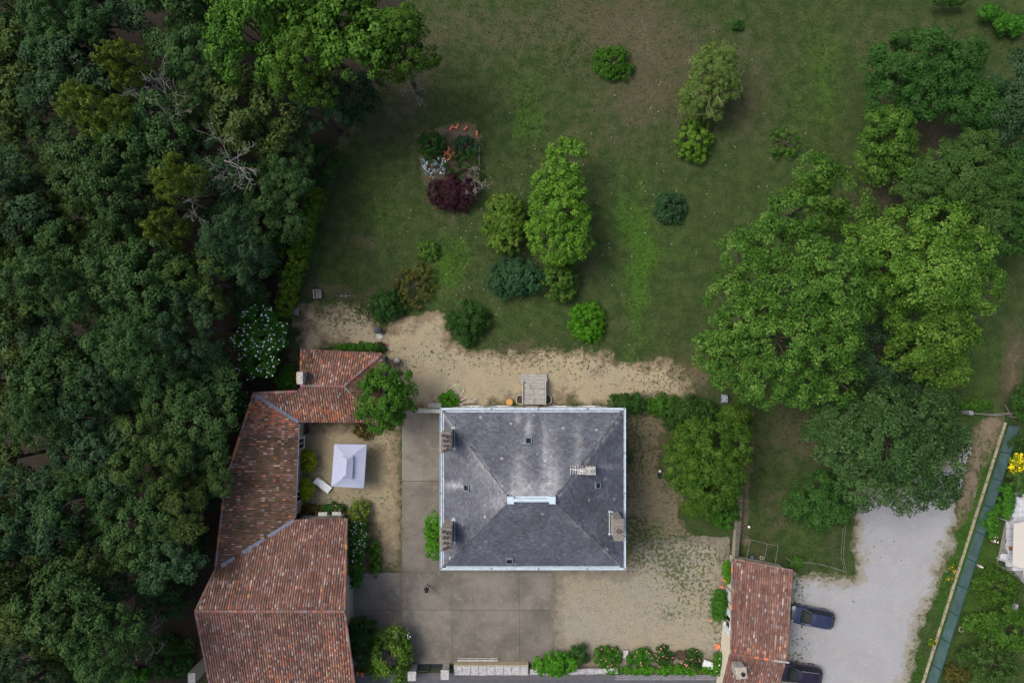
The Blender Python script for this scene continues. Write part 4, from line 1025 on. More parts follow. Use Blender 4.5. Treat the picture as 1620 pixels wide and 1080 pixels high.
# --- shrubs on the lawn
for i, a in enumerate([
 (970, 95, 31, 28, 1.9, 'hedge', 'rounded green shrub alone near the top of the lawn', dict(rc=.24)),
 (1102, 222, 30, 36, 2.2, 'box', 'yellow-green shrub below the pale weeping tree', dict(ln=.22, wd=.11, dens=1.2)),
 (1062, 327, 25, 25, 1.6, 'blue', 'small bluish round shrub on the open lawn', dict(rc=.22)),
 (1245, 226, 24, 24, 1.3, 'lime', 'sparse low shrub right of the yellow-green shrub', dict(dens=.6)),
 (799, 355, 32, 45, 3.0, 'lime2', 'light green shrub left of the tall bright bay clump', dict(ln=.2, wd=.11)),
 (817, 440, 42, 33, 2.4, 'blue', 'dark bluish shrub below the bright bay clump', dict()),
 (885, 440, 29, 35, 2.8, 'lime', 'rounded green shrub at the lower right of the bright bay clump', dict(ln=.2, wd=.1)),
 (930, 509, 28, 29, 1.9, 'bright', 'vivid green ball shaped shrub on the lawn above the gravel', dict(dome=True, rc=.22)),
 (740, 509, 35, 36, 2.4, 'dark', 'dark spiky round shrub at the edge of the gravel terrace', dict(ln=.28, wd=.06, rc=.3)),
 (655, 452, 34, 36, 1.8, 'russet', 'brownish loose shrub above the gravel terrace', dict(dens=1.0)),
 (612, 482, 32, 26, 2.2, 'dark', 'dark shrub left of the brownish one at the gravel corner', dict()),
 (678, 394, 17, 17, 1.1, 'lime', 'little green shrub below the purple shrub', dict()),
 (715, 304, 37, 28, 2.2, 'purple', 'dark purple-red shrub at the foot of the flower bed', dict(rc=.24)),
 (735, 265, 30, 30, 1.6, 'dark', 'dark green shrub inside the flower bed', dict(dens=1.0)),
 (682, 228, 22, 24, 1.6, 'dark', 'dark green shrub at the left of the flower bed', dict()),
 (685, 262, 20, 16, .9, 'silver', 'silvery pale plant in the flower bed', dict(dens=.8, rc=.16, ln=.12, wd=.06, flowers=(PALEB, 60, .06))),
 (738, 230, 24, 18, 1.3, 'blue', 'dark bushy plant in the upper part of the flower bed', dict(dens=.9)),
 (611, 628, 45, 53, 7.2, 'hedge', 'big rounded green tree at the east end of the tiled cottage', dict(rc=.4, per=64, ln=.24, wd=.12, name='small_tree', cat='tree')),
 (690, 846, 20, 34, 2.2, 'bright', 'bright green shrub against the west wall of the manor', dict()),
 (487, 729, 14, 17, 1.6, 'gold', 'golden ball shrub by the wing, upper of the pair', dict(dome=True, rc=.16, ln=.11, wd=.06, dens=3.6)),
 (483, 774, 13, 18, 1.6, 'gold', 'green-gold ball shrub by the wing, lower of the pair', dict(dome=True, rc=.16, ln=.11, wd=.06)),
 (568, 812, 17, 20, 1.7, 'yellow', 'yellowish round shrub at the barn corner', dict(rc=.2)),
 (567, 850, 14, 28, 1.8, 'hedge', 'white-flowering oleander beside the barn wall, upper of two', dict(flowers=(WFL, 150, .055))),
 (562, 900, 13, 30, 1.6, 'hedge', 'green oleander with few white flowers by the barn wall', dict(flowers=(WFL, 25, .07))),
 (592, 885, 12, 30, .9, 'lime', 'sparse weeds at the edge of the concrete beside the barn bed', dict(dens=.5)),
 (575, 682, 16, 12, .9, 'russet', 'reddish flowering plant under the big rounded tree', dict(flowers=(PINK, 30, .05))),
 (495, 806, 20, 9, .7, 'russet', 'low rose plant by the barn eaves, left of two', dict(flowers=(PINK, 20, .05))),
 (527, 804, 18, 10, .8, 'dark', 'low rose plant by the barn eaves, right of two', dict(flowers=(PINK, 18, .05))),
 (570, 1010, 24, 34, 2.8, 'dark', 'dark shrub between barn and entrance gate', dict()),
 (615, 1040, 38, 46, 3.8, 'lime2', 'tall light green tree left of the entrance gate', dict(rc=.36, ln=.22, wd=.12, name='small_tree', cat='tree')),
 (641, 1035, 10, 40, 1.9, 'hedge', 'narrow shrub with small white flowers at the gate pillar', dict(flowers=(WFL, 45, .06))),
 (566, 992, 16, 12, 1.8, 'yellow', 'small yellow shrub against the barn wall', dict()),
 (710, 633, 16, 14, 1.0, 'bright', 'small bright green shrub at the corner of the manor by the hose', dict()),
 (990, 638, 28, 17, 1.8, 'dark', 'dark green shrub at the north-east corner of the manor', dict()),
 (1048, 642, 26, 18, 1.3, 'hedge', 'mid green shrub right of the manor corner', dict()),
 (1140, 958, 15, 24, 1.4, 'hedge', 'green shrub against the outbuilding wall', dict()),
 (1150, 902, 9, 18, 1.6, 'bright', 'bright climber at the top corner of the outbuilding', dict()),
 (880, 1050, 34, 18, 2.2, 'bright', 'bright green shrub spilling over the lichened street wall', dict(rc=.2)),
 (915, 1036, 18, 16, 1.8, 'dark', 'dark shrub behind the bright one on the street wall', dict()),
 (962, 1040, 22, 16, 1.2, 'hedge', 'rose bush with pink flowers beside the stone bench', dict(flowers=(PINK, 24, .06))),
 (1012, 1040, 20, 14, 1.1, 'hedge', 'rose bush between stone bench and rusty bin', dict(flowers=(PINK, 28, .06))),
 (1050, 1040, 18, 16, 1.2, 'dark', 'rose bush with pale flowers left of the rusty bin', dict(flowers=(PINK, 22, .07))),
 (1096, 1048, 16, 18, 1.2, 'dark', 'rose bush with pink flowers left of the white box', dict(flowers=(PINK, 30, .07))),
 (1140, 1050, 12, 18, 1.1, 'hedge', 'rose bush with pale yellow flowers by the outbuilding', dict(flowers=(WFL, 14, .06))),
 (1048, 1060, 90, 9, .9, 'bright', 'long low green hedge behind the setts of the street', dict(name='low_hedge', cat='hedge', rc=.2)),
 (560, 548, 30, 8, .9, 'hedge', 'green plants along the north eaves of the cottage', dict()),
 (598, 550, 12, 10, .9, 'dark', 'dark plant at the corner of the cottage', dict()),
 (1612, 736, 16, 18, 2.0, 'gold', 'vivid yellow shrub at the right edge', dict(flowers=(mat_plain('yellow_petals', (.85, .66, .01), .7, .05), 260, .09))),
 (1607, 762, 14, 20, 3.0, 'olive', 'loose grey-green shrub behind the screen fence near the yellow shrub', dict()),
 (1588, 792, 12, 24, 2.6, 'hedge', 'green shrub behind the screen fence by the white terrace', dict()),
 (1566, 828, 12, 22, 2.0, 'hedge', 'low green shrub behind the middle of the screen fence', dict()),
 (1584, 930, 36, 32, 2.8, 'yew', 'yellow-green rounded shrub below the white terrace', dict(rc=.3)),
 (1556, 985, 30, 16, 1.4, 'lime', 'low green shrub with the hose ring beside it', dict()),
 (1600, 1000, 40, 36, 4.0, 'yew', 'pale green tree near the lower right edge', dict(rc=.36, ln=.24, name='small_tree', cat='tree')),
 (1570, 1050, 46, 40, 4.0, 'olive', 'pale olive tree in the bottom right corner', dict(rc=.36, ln=.24, name='small_tree', cat='tree')),
 (1518, 1072, 20, 20, 1.6, 'russet', 'brownish dry shrub at the bottom behind the screen fence', dict()),
 (1612, 700, 14, 14, 2.4, 'dark', 'dark shrub behind the top of the screen fence', dict()),
 (1622, 636, 22, 30, 3.0, 'dark', 'dark hedge shrub at the right edge above the fence corner', dict()),
 (1540, 640, 28, 10, .9, 'hedge', 'low shrub along the wire fence', dict()),
 (1565, 20, 18, 12, 1.8, 'hedge', 'green shrub in the top right hedge row, left of two', dict()),
 (1598, 38, 26, 16, 1.8, 'hedge', 'green shrub in the top right hedge row, right of two', dict()),
 (1500, 4, 26, 8, 1.8, 'dark', 'dark shrub at the top edge near the right corner', dict()),
 (1168, 38, 10, 8, .8, 'dark', 'tiny dark shrub near the top of the lawn', dict()),
 (1262, 890, 12, 10, .9, 'hedge', 'weeds at the corner of the garden rail and the outbuilding', dict()),
]):
    px, py, rx, ry, hh, pal, lb, kw = a
    if rx: bush(px, py, rx, ry, hh, pal, lb, seed=i, **kw)
# the tall bright clump (three grown-together lobes, one plant)
t = big_tree('tall bright yellow-green bay clump in the middle of the lawn', [(897, 250, 4.2, 26), (880, 285, 4.5, 32), (895, 305, 4.6, 26), (880, 335, 4.8, 36), (900, 345, 4.6, 28), (872, 375, 4.2, 34), (905, 380, 4.2, 28), (885, 390, 4.0, 26), (860, 300, 3.8, 20)], 'box', (885, 335), .16, rc=.32, per=52, ln=.20, wd=.11, dens=1.7, seed=120, name='bay_clump', fill=1.2)
# weeping pale tree
t = big_tree('pale weeping tree with stringy light twigs on the upper lawn', [(1125, 115, 4.0, 30), (1140, 135, 3.6, 28), (1105, 150, 3.0, 24), (1130, 95, 3.4, 24), (1145, 100, 3.4, 20), (1095, 170, 2.4, 16), (1130, 175, 2.4, 14)], 'willow', (1125, 130), .14, rc=.34, per=70, ln=.30, wd=.05, dens=2.6, seed=121, name='weeping_tree', fill=1.15)
rng = np.random.default_rng(122); mb = MB()
for k in range(22):
    a = rng.uniform(0, 6.28); dead_branch(mb, Vector((0, 0, 4.0)), Vector((math.cos(a), math.sin(a), .25)).normalized(), rng.uniform(1.0, 2.0), .025, 2, rng, .12)
mb.build('twigs', mat_plain('pale_twig', (.26, .26, .12), .8, .2, 5), t, world=False)
bare_tree(748, 285, 2.2, 1.5, 'fallen grey dead branch over the flower bed', 77, 4, .05, (.3, -.8), 'dead_branch')

# ------------------------------------------------------------------ things in the courtyards
# pop-up gazebo: canvas roof on four legs, with a raised vent canopy
g = [P(529, 702, 2.3), P(580, 703, 2.3), P(575.5, 772, 2.3), P(524, 769, 2.3)]
gc = sum(g, Vector())/4; gz = thing('garden_gazebo', 'pale lilac canvas gazebo with two-tier roof on the courtyard gravel', 'gazebo', (gc.x, gc.y, 0))
ra, rb = (g[0]+g[1])/2*.42+(g[2]+g[3])/2*.58, (g[0]+g[1])/2*.58+(g[2]+g[3])/2*.42
yN = (g[0]+g[1])/2; yS = (g[2]+g[3])/2
va = yN.lerp(yS, .30); vb_ = yN.lerp(yS, .70)
def canopy(cor, e0, e1, ztop, mb, sag=.06):
    e0 = Vector((e0.x, e0.y, ztop)); e1 = Vector((e1.x, e1.y, ztop))
    for quad in ((cor[0], cor[1], e0, e0), (cor[1], cor[2], e1, e0), (cor[2], cor[3], e1, e1), (cor[3], cor[0], e0, e1)):
        n = 6; vs = []; fs = []
        for i in range(n+1):
            for j in range(n+1):
                u, v = i/n, j/n
                p = quad[0].lerp(quad[1], u).lerp(quad[3].lerp(quad[2], u), v)
                vs.append(p-Vector((0, 0, sag*math.sin(math.pi*u)*math.sin(math.pi*v))))
        for i in range(n):
            for j in range(n):
                a = i*(n+1)+j; fs.append((a, a+n+1, a+n+2, a+1))
        mb.add(vs, fs)
m_ = MB(); canopy(g, va, vb_, 3.05, m_); m_.build('canopy', FABRIC, gz, smooth=True)
vt = [gc.lerp(q, .30)+Vector((0, 0, .62)) for q in g]; m_ = MB(); canopy([Vector((gc.x+(q.x-gc.x)*.34, gc.y+(q.y-gc.y)*.52, 2.98)) for q in g], gc.lerp(yN, .36), gc.lerp(yS, .36), 3.36, m_, .02); m_.build('vent_canopy', FABRIC, gz, smooth=True)
vl = MB()
for i in range(4):
    a, b = g[i], g[(i+1) % 4]; n = 8
    for k in range(n):
        p, q = a.lerp(b, k/n), a.lerp(b, (k+1)/n); vl.add([p, q, q-Vector((0, 0, .22)), p-Vector((0, 0, .22))], [(0, 1, 2, 3)])
vl.build('valance', FABRIC, gz)
for q in g:
    c = gc.lerp(q, .97); MB().bar((c.x, c.y, 0), (c.x, c.y, 2.28), .03).build('leg', WHITE, gz)
# sun lounger
c = P(509, 766, .35); lg = thing('sun_lounger', 'white sun lounger set askew beside the gazebo', 'lounger', (c.x, c.y, 0), R(-38)); WH2 = mat_plain('pale_plastic', (.70, .75, .78), .5, .05)
m_ = MB()
for k in range(9): m_.bevbox((-.08+.125*k, 0, .33), (.11, .62, .03), 0, .008)
lgf = m_.build('seat', WH2, lg, world=False)
m_ = MB()
for k in range(5):
    t_ = k/4; m_.bevbox((-.2-.5*t_, 0, .36+.22*t_), (.12, .62, .03), 0, .008)
m_.build('backrest', WH2, lg, world=False)
m_ = MB(); [m_.bevbox((.15, s*.33, .30), (1.7, .05, .07), 0, .01) for s in (-1, 1)]; m_.build('frame', WHITE, lg, world=False)
for x in (-.6, .85):
    for s in (-1, 1): MB().bevbox((x, s*.32, .14), (.06, .05, .28), 0, .01).build('leg', WHITE, lg, world=False)
# low wall west of the manor
a, b = P(657, 650, 1.6), P(697, 650, 1.6)
gw = thing('garden_wall', 'short white-topped wall between the big rounded tree and the manor', 'wall', ((a.x+b.x)/2, a.y, 0))
MB().box(((a.x+b.x)/2, a.y, .75), (b.x-a.x, .26, 1.5)).build('wall', RENDER, gw); MB().bevbox(((a.x+b.x)/2, a.y, 1.56), (b.x-a.x+.08, .36, .1), 0, .02).build('coping', LICHEN, gw)
c = P(688, 641, .3); o = MB().bevbox(c, (1.3, .5, .6), 0, .06).build('stone_trough', LICHEN); tag(o, 'oblong pale stone trough at the manor north-west corner', 'trough')
# perron: stone landing of big slabs, steps, two curved planters
STONEP = mat_plain('worn_paving', (.33, .32, .30), .9, .3, 2.5, dirt=(.2, .2, .19))
pr = thing('stone_perron', 'weathered grey stone landing with steps at the north door', 'steps', P(845, 622))
a, b = P(828, 640, .9), P(862, 606, .9); wd, dp = b.x-a.x, b.y-a.y; yS0 = a.y
MB().box(((a.x+b.x)/2, (a.y+b.y)/2, .40), (wd, dp, .82)).build('base', STONEP, pr)
rr = random.Random(4); yy = a.y
for i, hgt in enumerate((.5, .46, .54, .5)):
    xx = a.x; cuts = [.5, .5] if i % 2 == 0 else [.32, .68]
    for f in cuts:
        MB().bevbox((xx+wd*f/2, yy+hgt*dp/4.0, .86+rr.uniform(-.006, .006)), (wd*f-.03, hgt*dp/2.0-.03, .10), 0, .015).build('slab', STONEP, pr)
        xx += wd*f
    yy += hgt*dp/2.0
for s in (-1, 1):
    MB().bevbox(((a.x+b.x)/2+s*(wd/2+.06), (a.y+b.y)/2+.1, .55), (.12, dp+.2, 1.1), 0, .02).build('cheek_wall', LICHEN, pr)
for k in range(3): MB().bevbox(((a.x+b.x)/2, b.y+.14+.28*k, .62-.26*k), (wd+.5, .32, .2), 0, .02).build('step', STONEP, pr)
for px, sd_, lb in ((822, -1, 'left'), (867.5, 1, 'right')):
    c = P(px, 632, .3); pl = thing('stone_planter', f'rounded stone planter {lb} of the grey landing', 'planter', (c.x, c.y, 0)); m_ = MB()
    pts = [(-sd_*.3, .42), (0, .45), (sd_*.22, .36), (sd_*.3, .12), (sd_*.3, -.15), (sd_*.22, -.36), (0, -.45), (-sd_*.3, -.42)]
    m_.tube([(x, y, .28) for x, y in pts], .07, 6); m_.tube([(x, y, .1) for x, y in pts], .09, 6); m_.build('rim', STONE, pl, world=False)
    MB().prism([(x*.9, y*.9) for x, y in pts], 0, .2).build('soil', SOILM, pl, world=False)
# hose heap and planks
hz = P(718, 617, .05); m_ = MB(); rr = random.Random(9)
pts = []
for k in range(120):
    t_ = k/120*2*math.pi*6.3; r_ = .55+.22*math.sin(t_*.37)+rr.uniform(-.04, .04)
    pts.append((hz.x+r_*math.cos(t_)*1.1+.15*math.sin(t_*.21), hz.y+r_*math.sin(t_)*.8, .05+.02*(k % 5)))
for k in range(12): pts.append((hz.x+.6+.13*k, hz.y-.3-.10*k*(1 if k < 8 else .4), .05))
m_.tube(pts, .024, 5); tag(m_.build('garden_hose', mat_plain('pale_hose', (.52, .52, .36), .5, .1, 4)), 'pale garden hose in loose coils on the gravel by the manor', 'hose')
for i, (px, py, L, an, lb) in enumerate(((742, 636, 1.3, .1, 'longest'), (735, 630, .9, .5, 'tilted'), (746, 633, 1.1, .25, 'middle'), (728, 639, .6, -.3, 'shortest'))):
    q = P(px, py, .05+.03*i); tag(MB().bevbox(q, (L, .12, .05), an, .01).build('plank', mat_plain('pale_plank', (.42, .38, .32), .8, .2, 6) if i == 0 else bpy.data.materials['pale_plank']), f'{lb} of the four loose planks on the gravel by the hose', 'plank', 'loose planks')
c = P(806, 636, .12); tag(MB().lathe(c, [(.28, -.12), (.34, .1), (.26, .14), (.05, .12)], 10).build('terracotta_bowl', mat_plain('ochre_clay', (.55, .30, .09), .8, .2)), 'ochre clay bowl on the gravel left of the grey landing', 'bowl')
# person standing in the courtyard
def person(px, py, rz):
    c = P(px, py); t = thing('person', 'person in dark clothes standing alone on the concrete courtyard', 'person', (c.x, c.y, 0), rz)
    V = []; E = []; Rd = []
    def chain(pts, start=None):
        prev = start
        for (x, y, z, r) in pts:
            V.append((x, y, z)); Rd.append(r); i = len(V)-1
            if prev is not None: E.append((prev, i))
            prev = i
        return prev
    pel = chain([(0, 0, .94, .15)]); ch_ = chain([(0, -.01, 1.12, .145), (0, 0, 1.32, .165), (0, 0, 1.44, .11)], pel)
    nk = chain([(0, .01, 1.52, .055), (0, .03, 1.60, .085), (0, .035, 1.68, .098), (0, .02, 1.75, .07)], ch_)
    for s in (-1, 1):
        chain([(s*.10, 0, .86, .10), (s*.11, .05+.03*s, .48, .065), (s*.12, -.02-.05*s, .10, .045), (s*.13, .10-.05*s, .04, .04), (s*.135, .19-.05*s, .03, .03)], pel)
        hnd = chain([(s*.20, 0, 1.40, .065), (s*.27, -.02, 1.12, .045), (s*.18, .22, 1.10, .034), (s*.13, .29, 1.12, .03)], ch_)
        for k in range(4): chain([(s*(.10+.022*k), .35, 1.13, .010), (s*(.09+.020*k), .385+.006*(k in (1, 2)), 1.115, .009), (s*(.085+.02*k), .39, 1.09, .008)], hnd)
        chain([(s*.085, .30, 1.145, .011), (s*.07, .34, 1.15, .009)], hnd)
    me = bpy.data.meshes.new('body'); me.from_pydata(V, E, []); o = link('body', me, t)
    sk = o.modifiers.new('skin', 'SKIN')
    for i, r in enumerate(Rd): me.skin_vertices[0].data[i].radius = (r, r*.85)
    me.skin_vertices[0].data[pel].use_root = True
    o.modifiers.new('sub', 'SUBSURF').levels = 1
    m, n, l, b = new_mat('dark_clothing'); g_ = n.new('ShaderNodeTexCoord'); sx = n.new('ShaderNodeSeparateXYZ'); l.new(g_.outputs['Object'], sx.inputs[0])
    col = mix(n, l, maprange(n, l, sx.outputs[2], .93, .95), (.018, .02, .035), (.022, .018, .028))
    col = mix(n, l, maprange(n, l, sx.outputs[2], 1.50, 1.515), col, (.42, .25, .18))
    col = mix(n, l, maprange(n, l, sx.outputs[1], .27, .28), col, (.42, .25, .18))
    l.new(col, b.inputs['Base Color']); b.inputs['Roughness'].default_value = .85; me.materials.append(m)
    hr = MB(); hr.lathe((0, .012, 1.69), [(.102, -.06), (.108, .0), (.098, .06), (.06, .10), (.01, .115)], 12); hr.build('hair', mat_plain('dark_hair', (.02, .015, .012), .6, .2), t, world=False, smooth=True)
    fc = MB(); fc.lathe((0, .135, 1.655), [(.008, -.02), (.016, -.01), (.012, .015), (.004, .03)], 6)
    for s in (-1, 1): fc.lathe((s*.036, .118, 1.675), [(.004, -.008), (.011, 0), (.004, .008)], 6)
    fc.box((0, .118, 1.615), (.045, .012, .01)); fc.build('face', mat_plain('face_features', (.30, .16, .12), .6, .1), t, world=False)
    MB().bevbox((0, .36, 1.10), (.20, .10, .04), 0, .01).build('handset', DARK, t, world=False)
person(677, 926, R(-35))

# ------------------------------------------------------------------ street side: wall, gate, railing
def wall_run(name, label, a, b, h_, th, matw, matc, cap=.14, cw=.1, seed=1):
    a = Vector(a); b = Vector(b); d = (b-a); L = d.length; ang = math.atan2(d.y, d.x); m0 = (a+b)/2
    t = thing(name, label, 'wall', (m0.x, m0.y, 0)); MB().box((m0.x, m0.y, h_/2-.05), (L, th, h_+.1-.002), ang).build('wall', matw, t)
    n = max(1, int(L/.75)); rr = random.Random(seed); dn = d.normalized()
    for k in range(n):
        q = a+dn*((k+.5)*L/n); MB().bevbox((q.x, q.y, h_+cap/2+rr.uniform(-.015, .015)), (L/n-.03, th+cw+rr.uniform(-.05, .05), cap), ang+rr.uniform(-.02, .02), .03).build('coping_stone', matc, t)
    return t
LICH2 = mat_plain('lichen_coping', (.38, .38, .385), .95, .45, 5, dirt=(.16, .16, .165)); CREAM = mat_plain('cream_stone', (.52, .45, .31), .9, .2, 3, dirt=(.35, .30, .2))
# thick entrance wall
y_ = P(0, 1060, .9).y
wall_run('street_wall', 'thick stone wall with lichened top beside the entrance gate', (P(718, 0, .9).x, y_, 0), (P(836, 0, .9).x, y_, 0), .85, .95, CREAM, LICH2, .12, -.1, 3)
wall_run('street_wall', 'lichened wall top half hidden under the bright green shrub', (P(838, 0, .7).x, P(0, 1063, .7).y, 0), (P(978, 0, .7).x, P(0, 1061, .7).y, 0), .6, .5, RUBBLE, LICH2, .12, .05, 4)
# gate with pillars
gt = thing('entrance_gate', 'dark metal double gate between two stone pillars at the street', 'gate', P(680, 1066)); yg = P(0, 1056, .8).y
for i, (xa, xb) in enumerate(((P(657, 0, .8).x, P(680, 0, .8).x), (P(681, 0, .8).x, P(706, 0, .8).x))):
    m_ = MB()
    for z in (.2, .8, 1.45): m_.box(((xa+xb)/2, yg, z), (xb-xa, .06, .07))
    for x in (xa+.03, xb-.03): m_.box((x, yg, .85), (.06, .06, 1.5))
    lf = m_.build('gate_leaf', DARK, gt)
    for k in range(9): MB().box((xa+(xb-xa)*(k+.5)/9, yg, .82), (.035, .03, 1.3)).build('bar', DARK, lf)
for px, py, lb in ((652, 1068, 'left'), (704, 1066, 'right')):
    c = P(px, py, 1.6); t = thing('gate_pillar', f'square grey stone pillar {lb} of the dark entrance gate', 'pillar', (c.x, c.y, 0)); MB().bevbox((c.x, c.y, .8), (.62, .75, 1.7), 0, .03).build('shaft', LICHEN, t); MB().bevbox((c.x, c.y, 1.7), (.8, .92, .16), 0, .04).build('cap', LICH2, t)
c = P(680, 1052, .05); tag(MB().box((c.x, c.y, .055), (M(54), .28, .06)).build('drain_channel', DARK), 'dark drain channel across the entrance behind the gate', 'drain')
# white railing standing in front of the wall
rl = thing('railing', 'white metal railing with short bars before the thick street wall', 'railing', P(756, 1041)); y_ = P(0, 1043.5, .5).y; xa, xb = P(724, 0, .6).x, P(787, 0, .6).x
m_ = MB(); m_.bar((xa, y_, .62), (xb, y_, .62), .035); m_.bar((xa, y_, .18), (xb, y_, .18), .025); m_.build('rail', WHITE, rl)
for k in range(14): MB().bar((xa+(xb-xa)*k/13, y_, 0 if k in (0, 6, 13) else .18), (xa+(xb-xa)*k/13, y_, .62), .022).build('bar', WHITE, rl)
# things along the rose bed
c = P(990, 1034, .4); sb = thing('stone_bench', 'small pale stone bench among the roses', 'bench', (c.x, c.y, 0)); MB().bevbox((c.x, c.y, .42), (.5, .75, .1), 0, .03).build('seat', LICHEN, sb)
for s in (-1, 1): MB().bevbox((c.x, c.y+s*.25, .18), (.4, .12, .38), 0, .02).build('leg', LICHEN, sb)
c = P(1076, 1035, .3); tb = thing('rusty_bin', 'round dark rusty tub at the edge of the rose bed', 'tub', (c.x, c.y, 0)); MB().lathe((c.x, c.y, 0), [(.36, 0), (.42, .55), (.45, .58), (.38, .58), (.34, .1)], 14).build('tub', mat_plain('rust', (.09, .055, .04), .9, .3), tb); MB().lathe((c.x, c.y, .1), [(.35, 0), (.36, .3), (.02, .34)], 12).build('soil', SOILM, tb)
c = P(1120, 1050, .4); bx_ = thing('garden_chest', 'white lidded box between roses and outbuilding', 'box', (c.x, c.y, 0), R(-20)); MB().bevbox((0, 0, .25), (1.0, .62, .5), 0, .02).build('chest', LICHEN, bx_, world=False); MB().bevbox((0, 0, .53), (1.06, .68, .06), 0, .02).build('lid', mat_plain('pale_lid', (.55, .62, .60), .6, .1), bx_, world=False)
c = P(1135, 1022, .3); tag(MB().lathe(c, [(.14, -.3), (.24, .02), (.27, .05), (.2, .05), (.02, -.02)], 12).build('plant_pot', TERRA), 'orange terracotta pot near the corner of the outbuilding', 'pot')
c = P(1124, 980, .15); tag(MB().lathe(c, [(.07, -.15), (.12, .05), (.1, .06), (.02, .0)], 8).build('plant_pot', mat_plain('ochre_glaze', (.62, .30, .05), .5, .1)), 'tiny ochre pot below the shrub of the outbuilding', 'pot')
for px, py, lb in ((1146, 918, 'upper'), (1142, 928, 'lower')):
    q = P(px, py, .15); tag(MB().bevbox(q, (.42, .16, .14), -.5, .03).build('trough_pot', TERRA), f'{lb} of two orange troughs by the outbuilding door', 'trough', 'orange troughs')
def ring(px, py, r_, th, label, mat, z=.1, name='stone_ring', cat='ring'):
    c = P(px, py, z); n = 20; m_ = MB(); m_.tube([(c.x+r_*math.cos(2*math.pi*k/n), c.y+r_*math.sin(2*math.pi*k/n), z) for k in range(n+1)], th, 6, False); return tag(m_.build(name, mat), label, cat)
ring(1148, 987, .24, .05, 'white ring shaped planter beside the outbuilding wall', WHITE)
ring(1104, 1044, .2, .04, 'pale wire hoop among the roses', LICHEN, .5, 'wire_hoop', 'hoop')
ring(1205, 882, .16, .05, 'small pale ring under the metal frame in the garden', STONE)
ring(1521, 995, .24, .035, 'pale hose ring on the grass behind the screen fence', STONE, .1, 'hose_ring', 'hose')
pn = P(1149, 1017, .7); lt = thing('leaning_panel', 'pale blue boards leaning on the outbuilding wall', 'boards', (pn.x, pn.y, 0)); MB().slab([(-.25, .6, 1.3), (.35, .3, 1.6), (.35, -.6, 1.6), (-.25, -.5, 1.2)], .06).build('board', BLUEP, lt, world=False); MB().bar((-.3, .8, .0), (.2, .7, 1.8), .03).build('pole', WHITE, lt, world=False)
c = P(598, 522, .4); bn = thing('dark_bin', 'dark plastic bin on the gravel above the cottage', 'bin', (c.x, c.y, 0)); MB().lathe((c.x, c.y, 0), [(.28, 0), (.36, .75), (.38, .8), (.1, .86)], 12).build('bin', mat_plain('dark_plastic', (.03, .035, .045), .5, .2), bn); MB().lathe((c.x+.05, c.y-.55, 0), [(.3, .02), (.34, .08), (.26, .08), (.24, .03)], 12).build('dish', GREYM, bn)
c = P(628, 570, .4); tag(MB().lathe(c, [(.2, -.4), (.28, -.1), (.3, .1), (.2, .22), (.02, .26)], 12).build('white_pot', LICHEN), 'white rounded pot beside the big rounded tree', 'pot')
c = P(612, 545, .15); tag(MB().lathe(c, [(.08, -.15), (.13, .05), (.1, .05), (.02, 0)], 8).build('red_pot', mat_plain('red_plastic', (.45, .05, .05), .5, .1)), 'little red pot on the gravel above the cottage', 'pot')
c = P(502, 465, .4); ct = thing('plastic_crate', 'pale square crate at the top of the small gravel plot', 'crate', (c.x, c.y, 0), R(4)); m_ = MB(); m_.bevbox((0, 0, .1), (.62, .78, .1), 0, .02)
for s in (-1, 1): m_.bevbox((s*.33, 0, .35), (.06, .8, .5), 0, .02); m_.bevbox((0, s*.38, .352), (.6, .06, .5), 0, .02)
m_.build('shell', mat_plain('grey_plastic', (.40, .38, .37), .6, .15), ct, world=False); MB().bevbox((.05, -.05, .3), (.45, .55, .2), .1, .04).build('contents', STONEG, ct, world=False)
c = P(468, 492, .4); bt = thing('wooden_bench', 'small grey wooden bench at the end of the clipped hedge', 'bench', (c.x, c.y, 0), R(-8)); 
for k in range(3): MB().bevbox((-.22+.22*k, 0, .43), (.19, .8, .05), 0, .01).build('slat', mat_plain('grey_slat', (.30, .27, .25), .8, .2, 5) if k == 0 else bpy.data.materials['grey_slat'], bt, world=False)
for sx_ in (-1, 1):
    for s in (-1, 1): MB().bevbox((sx_*.25, s*.34, .2), (.06, .06, .4), 0, .01).build('leg', WOODM, bt, world=False)
c = P(546, 468, .4); tl = thing('garden_trolley', 'thin grey garden trolley lying on the lawn edge', 'trolley', (c.x, c.y, 0)); m_ = MB(); m_.bar((-.6, 0, .15), (.45, .03, .15), .03); m_.bar((.0, -.25, .16), (.05, .3, .16), .025); m_.bar((-.45, -.1, .1), (-.45, .15, .1), .03); m_.build('frame', GREYM, tl, world=False)
for s in (-1, 1): MB().lathe((.1, s*.22, 0), [(.09, .02), (.11, .05), (.09, .08)], 10).build('wheel', DARK, tl, world=False)
c = P(596, 481, 1.0); lp = thing('garden_lamp', 'white globe lamp on a dark post at the gravel corner', 'lamp', (c.x, c.y, 0)); MB().lathe((c.x, c.y, 1.0), [(.02, -.12), (.1, -.06), (.12, 0), (.1, .07), (.02, .11)], 12).build('globe', WHITE, lp); MB().bar((c.x, c.y, 0), (c.x, c.y, .9), .03).build('post', DARK, lp); MB().bar((c.x-.3, c.y-.1, .12), (c.x+.7, c.y-.6, .12), .03).build('rail', DARK, lp)
c = P(1148, 631, .5); tp = thing('covered_heap', 'crumpled blue-white tarpaulin heap at the foot of the huge lime', 'tarpaulin', (c.x, c.y, 0)); rng = np.random.default_rng(3); vs = []; fs = []; n = 9
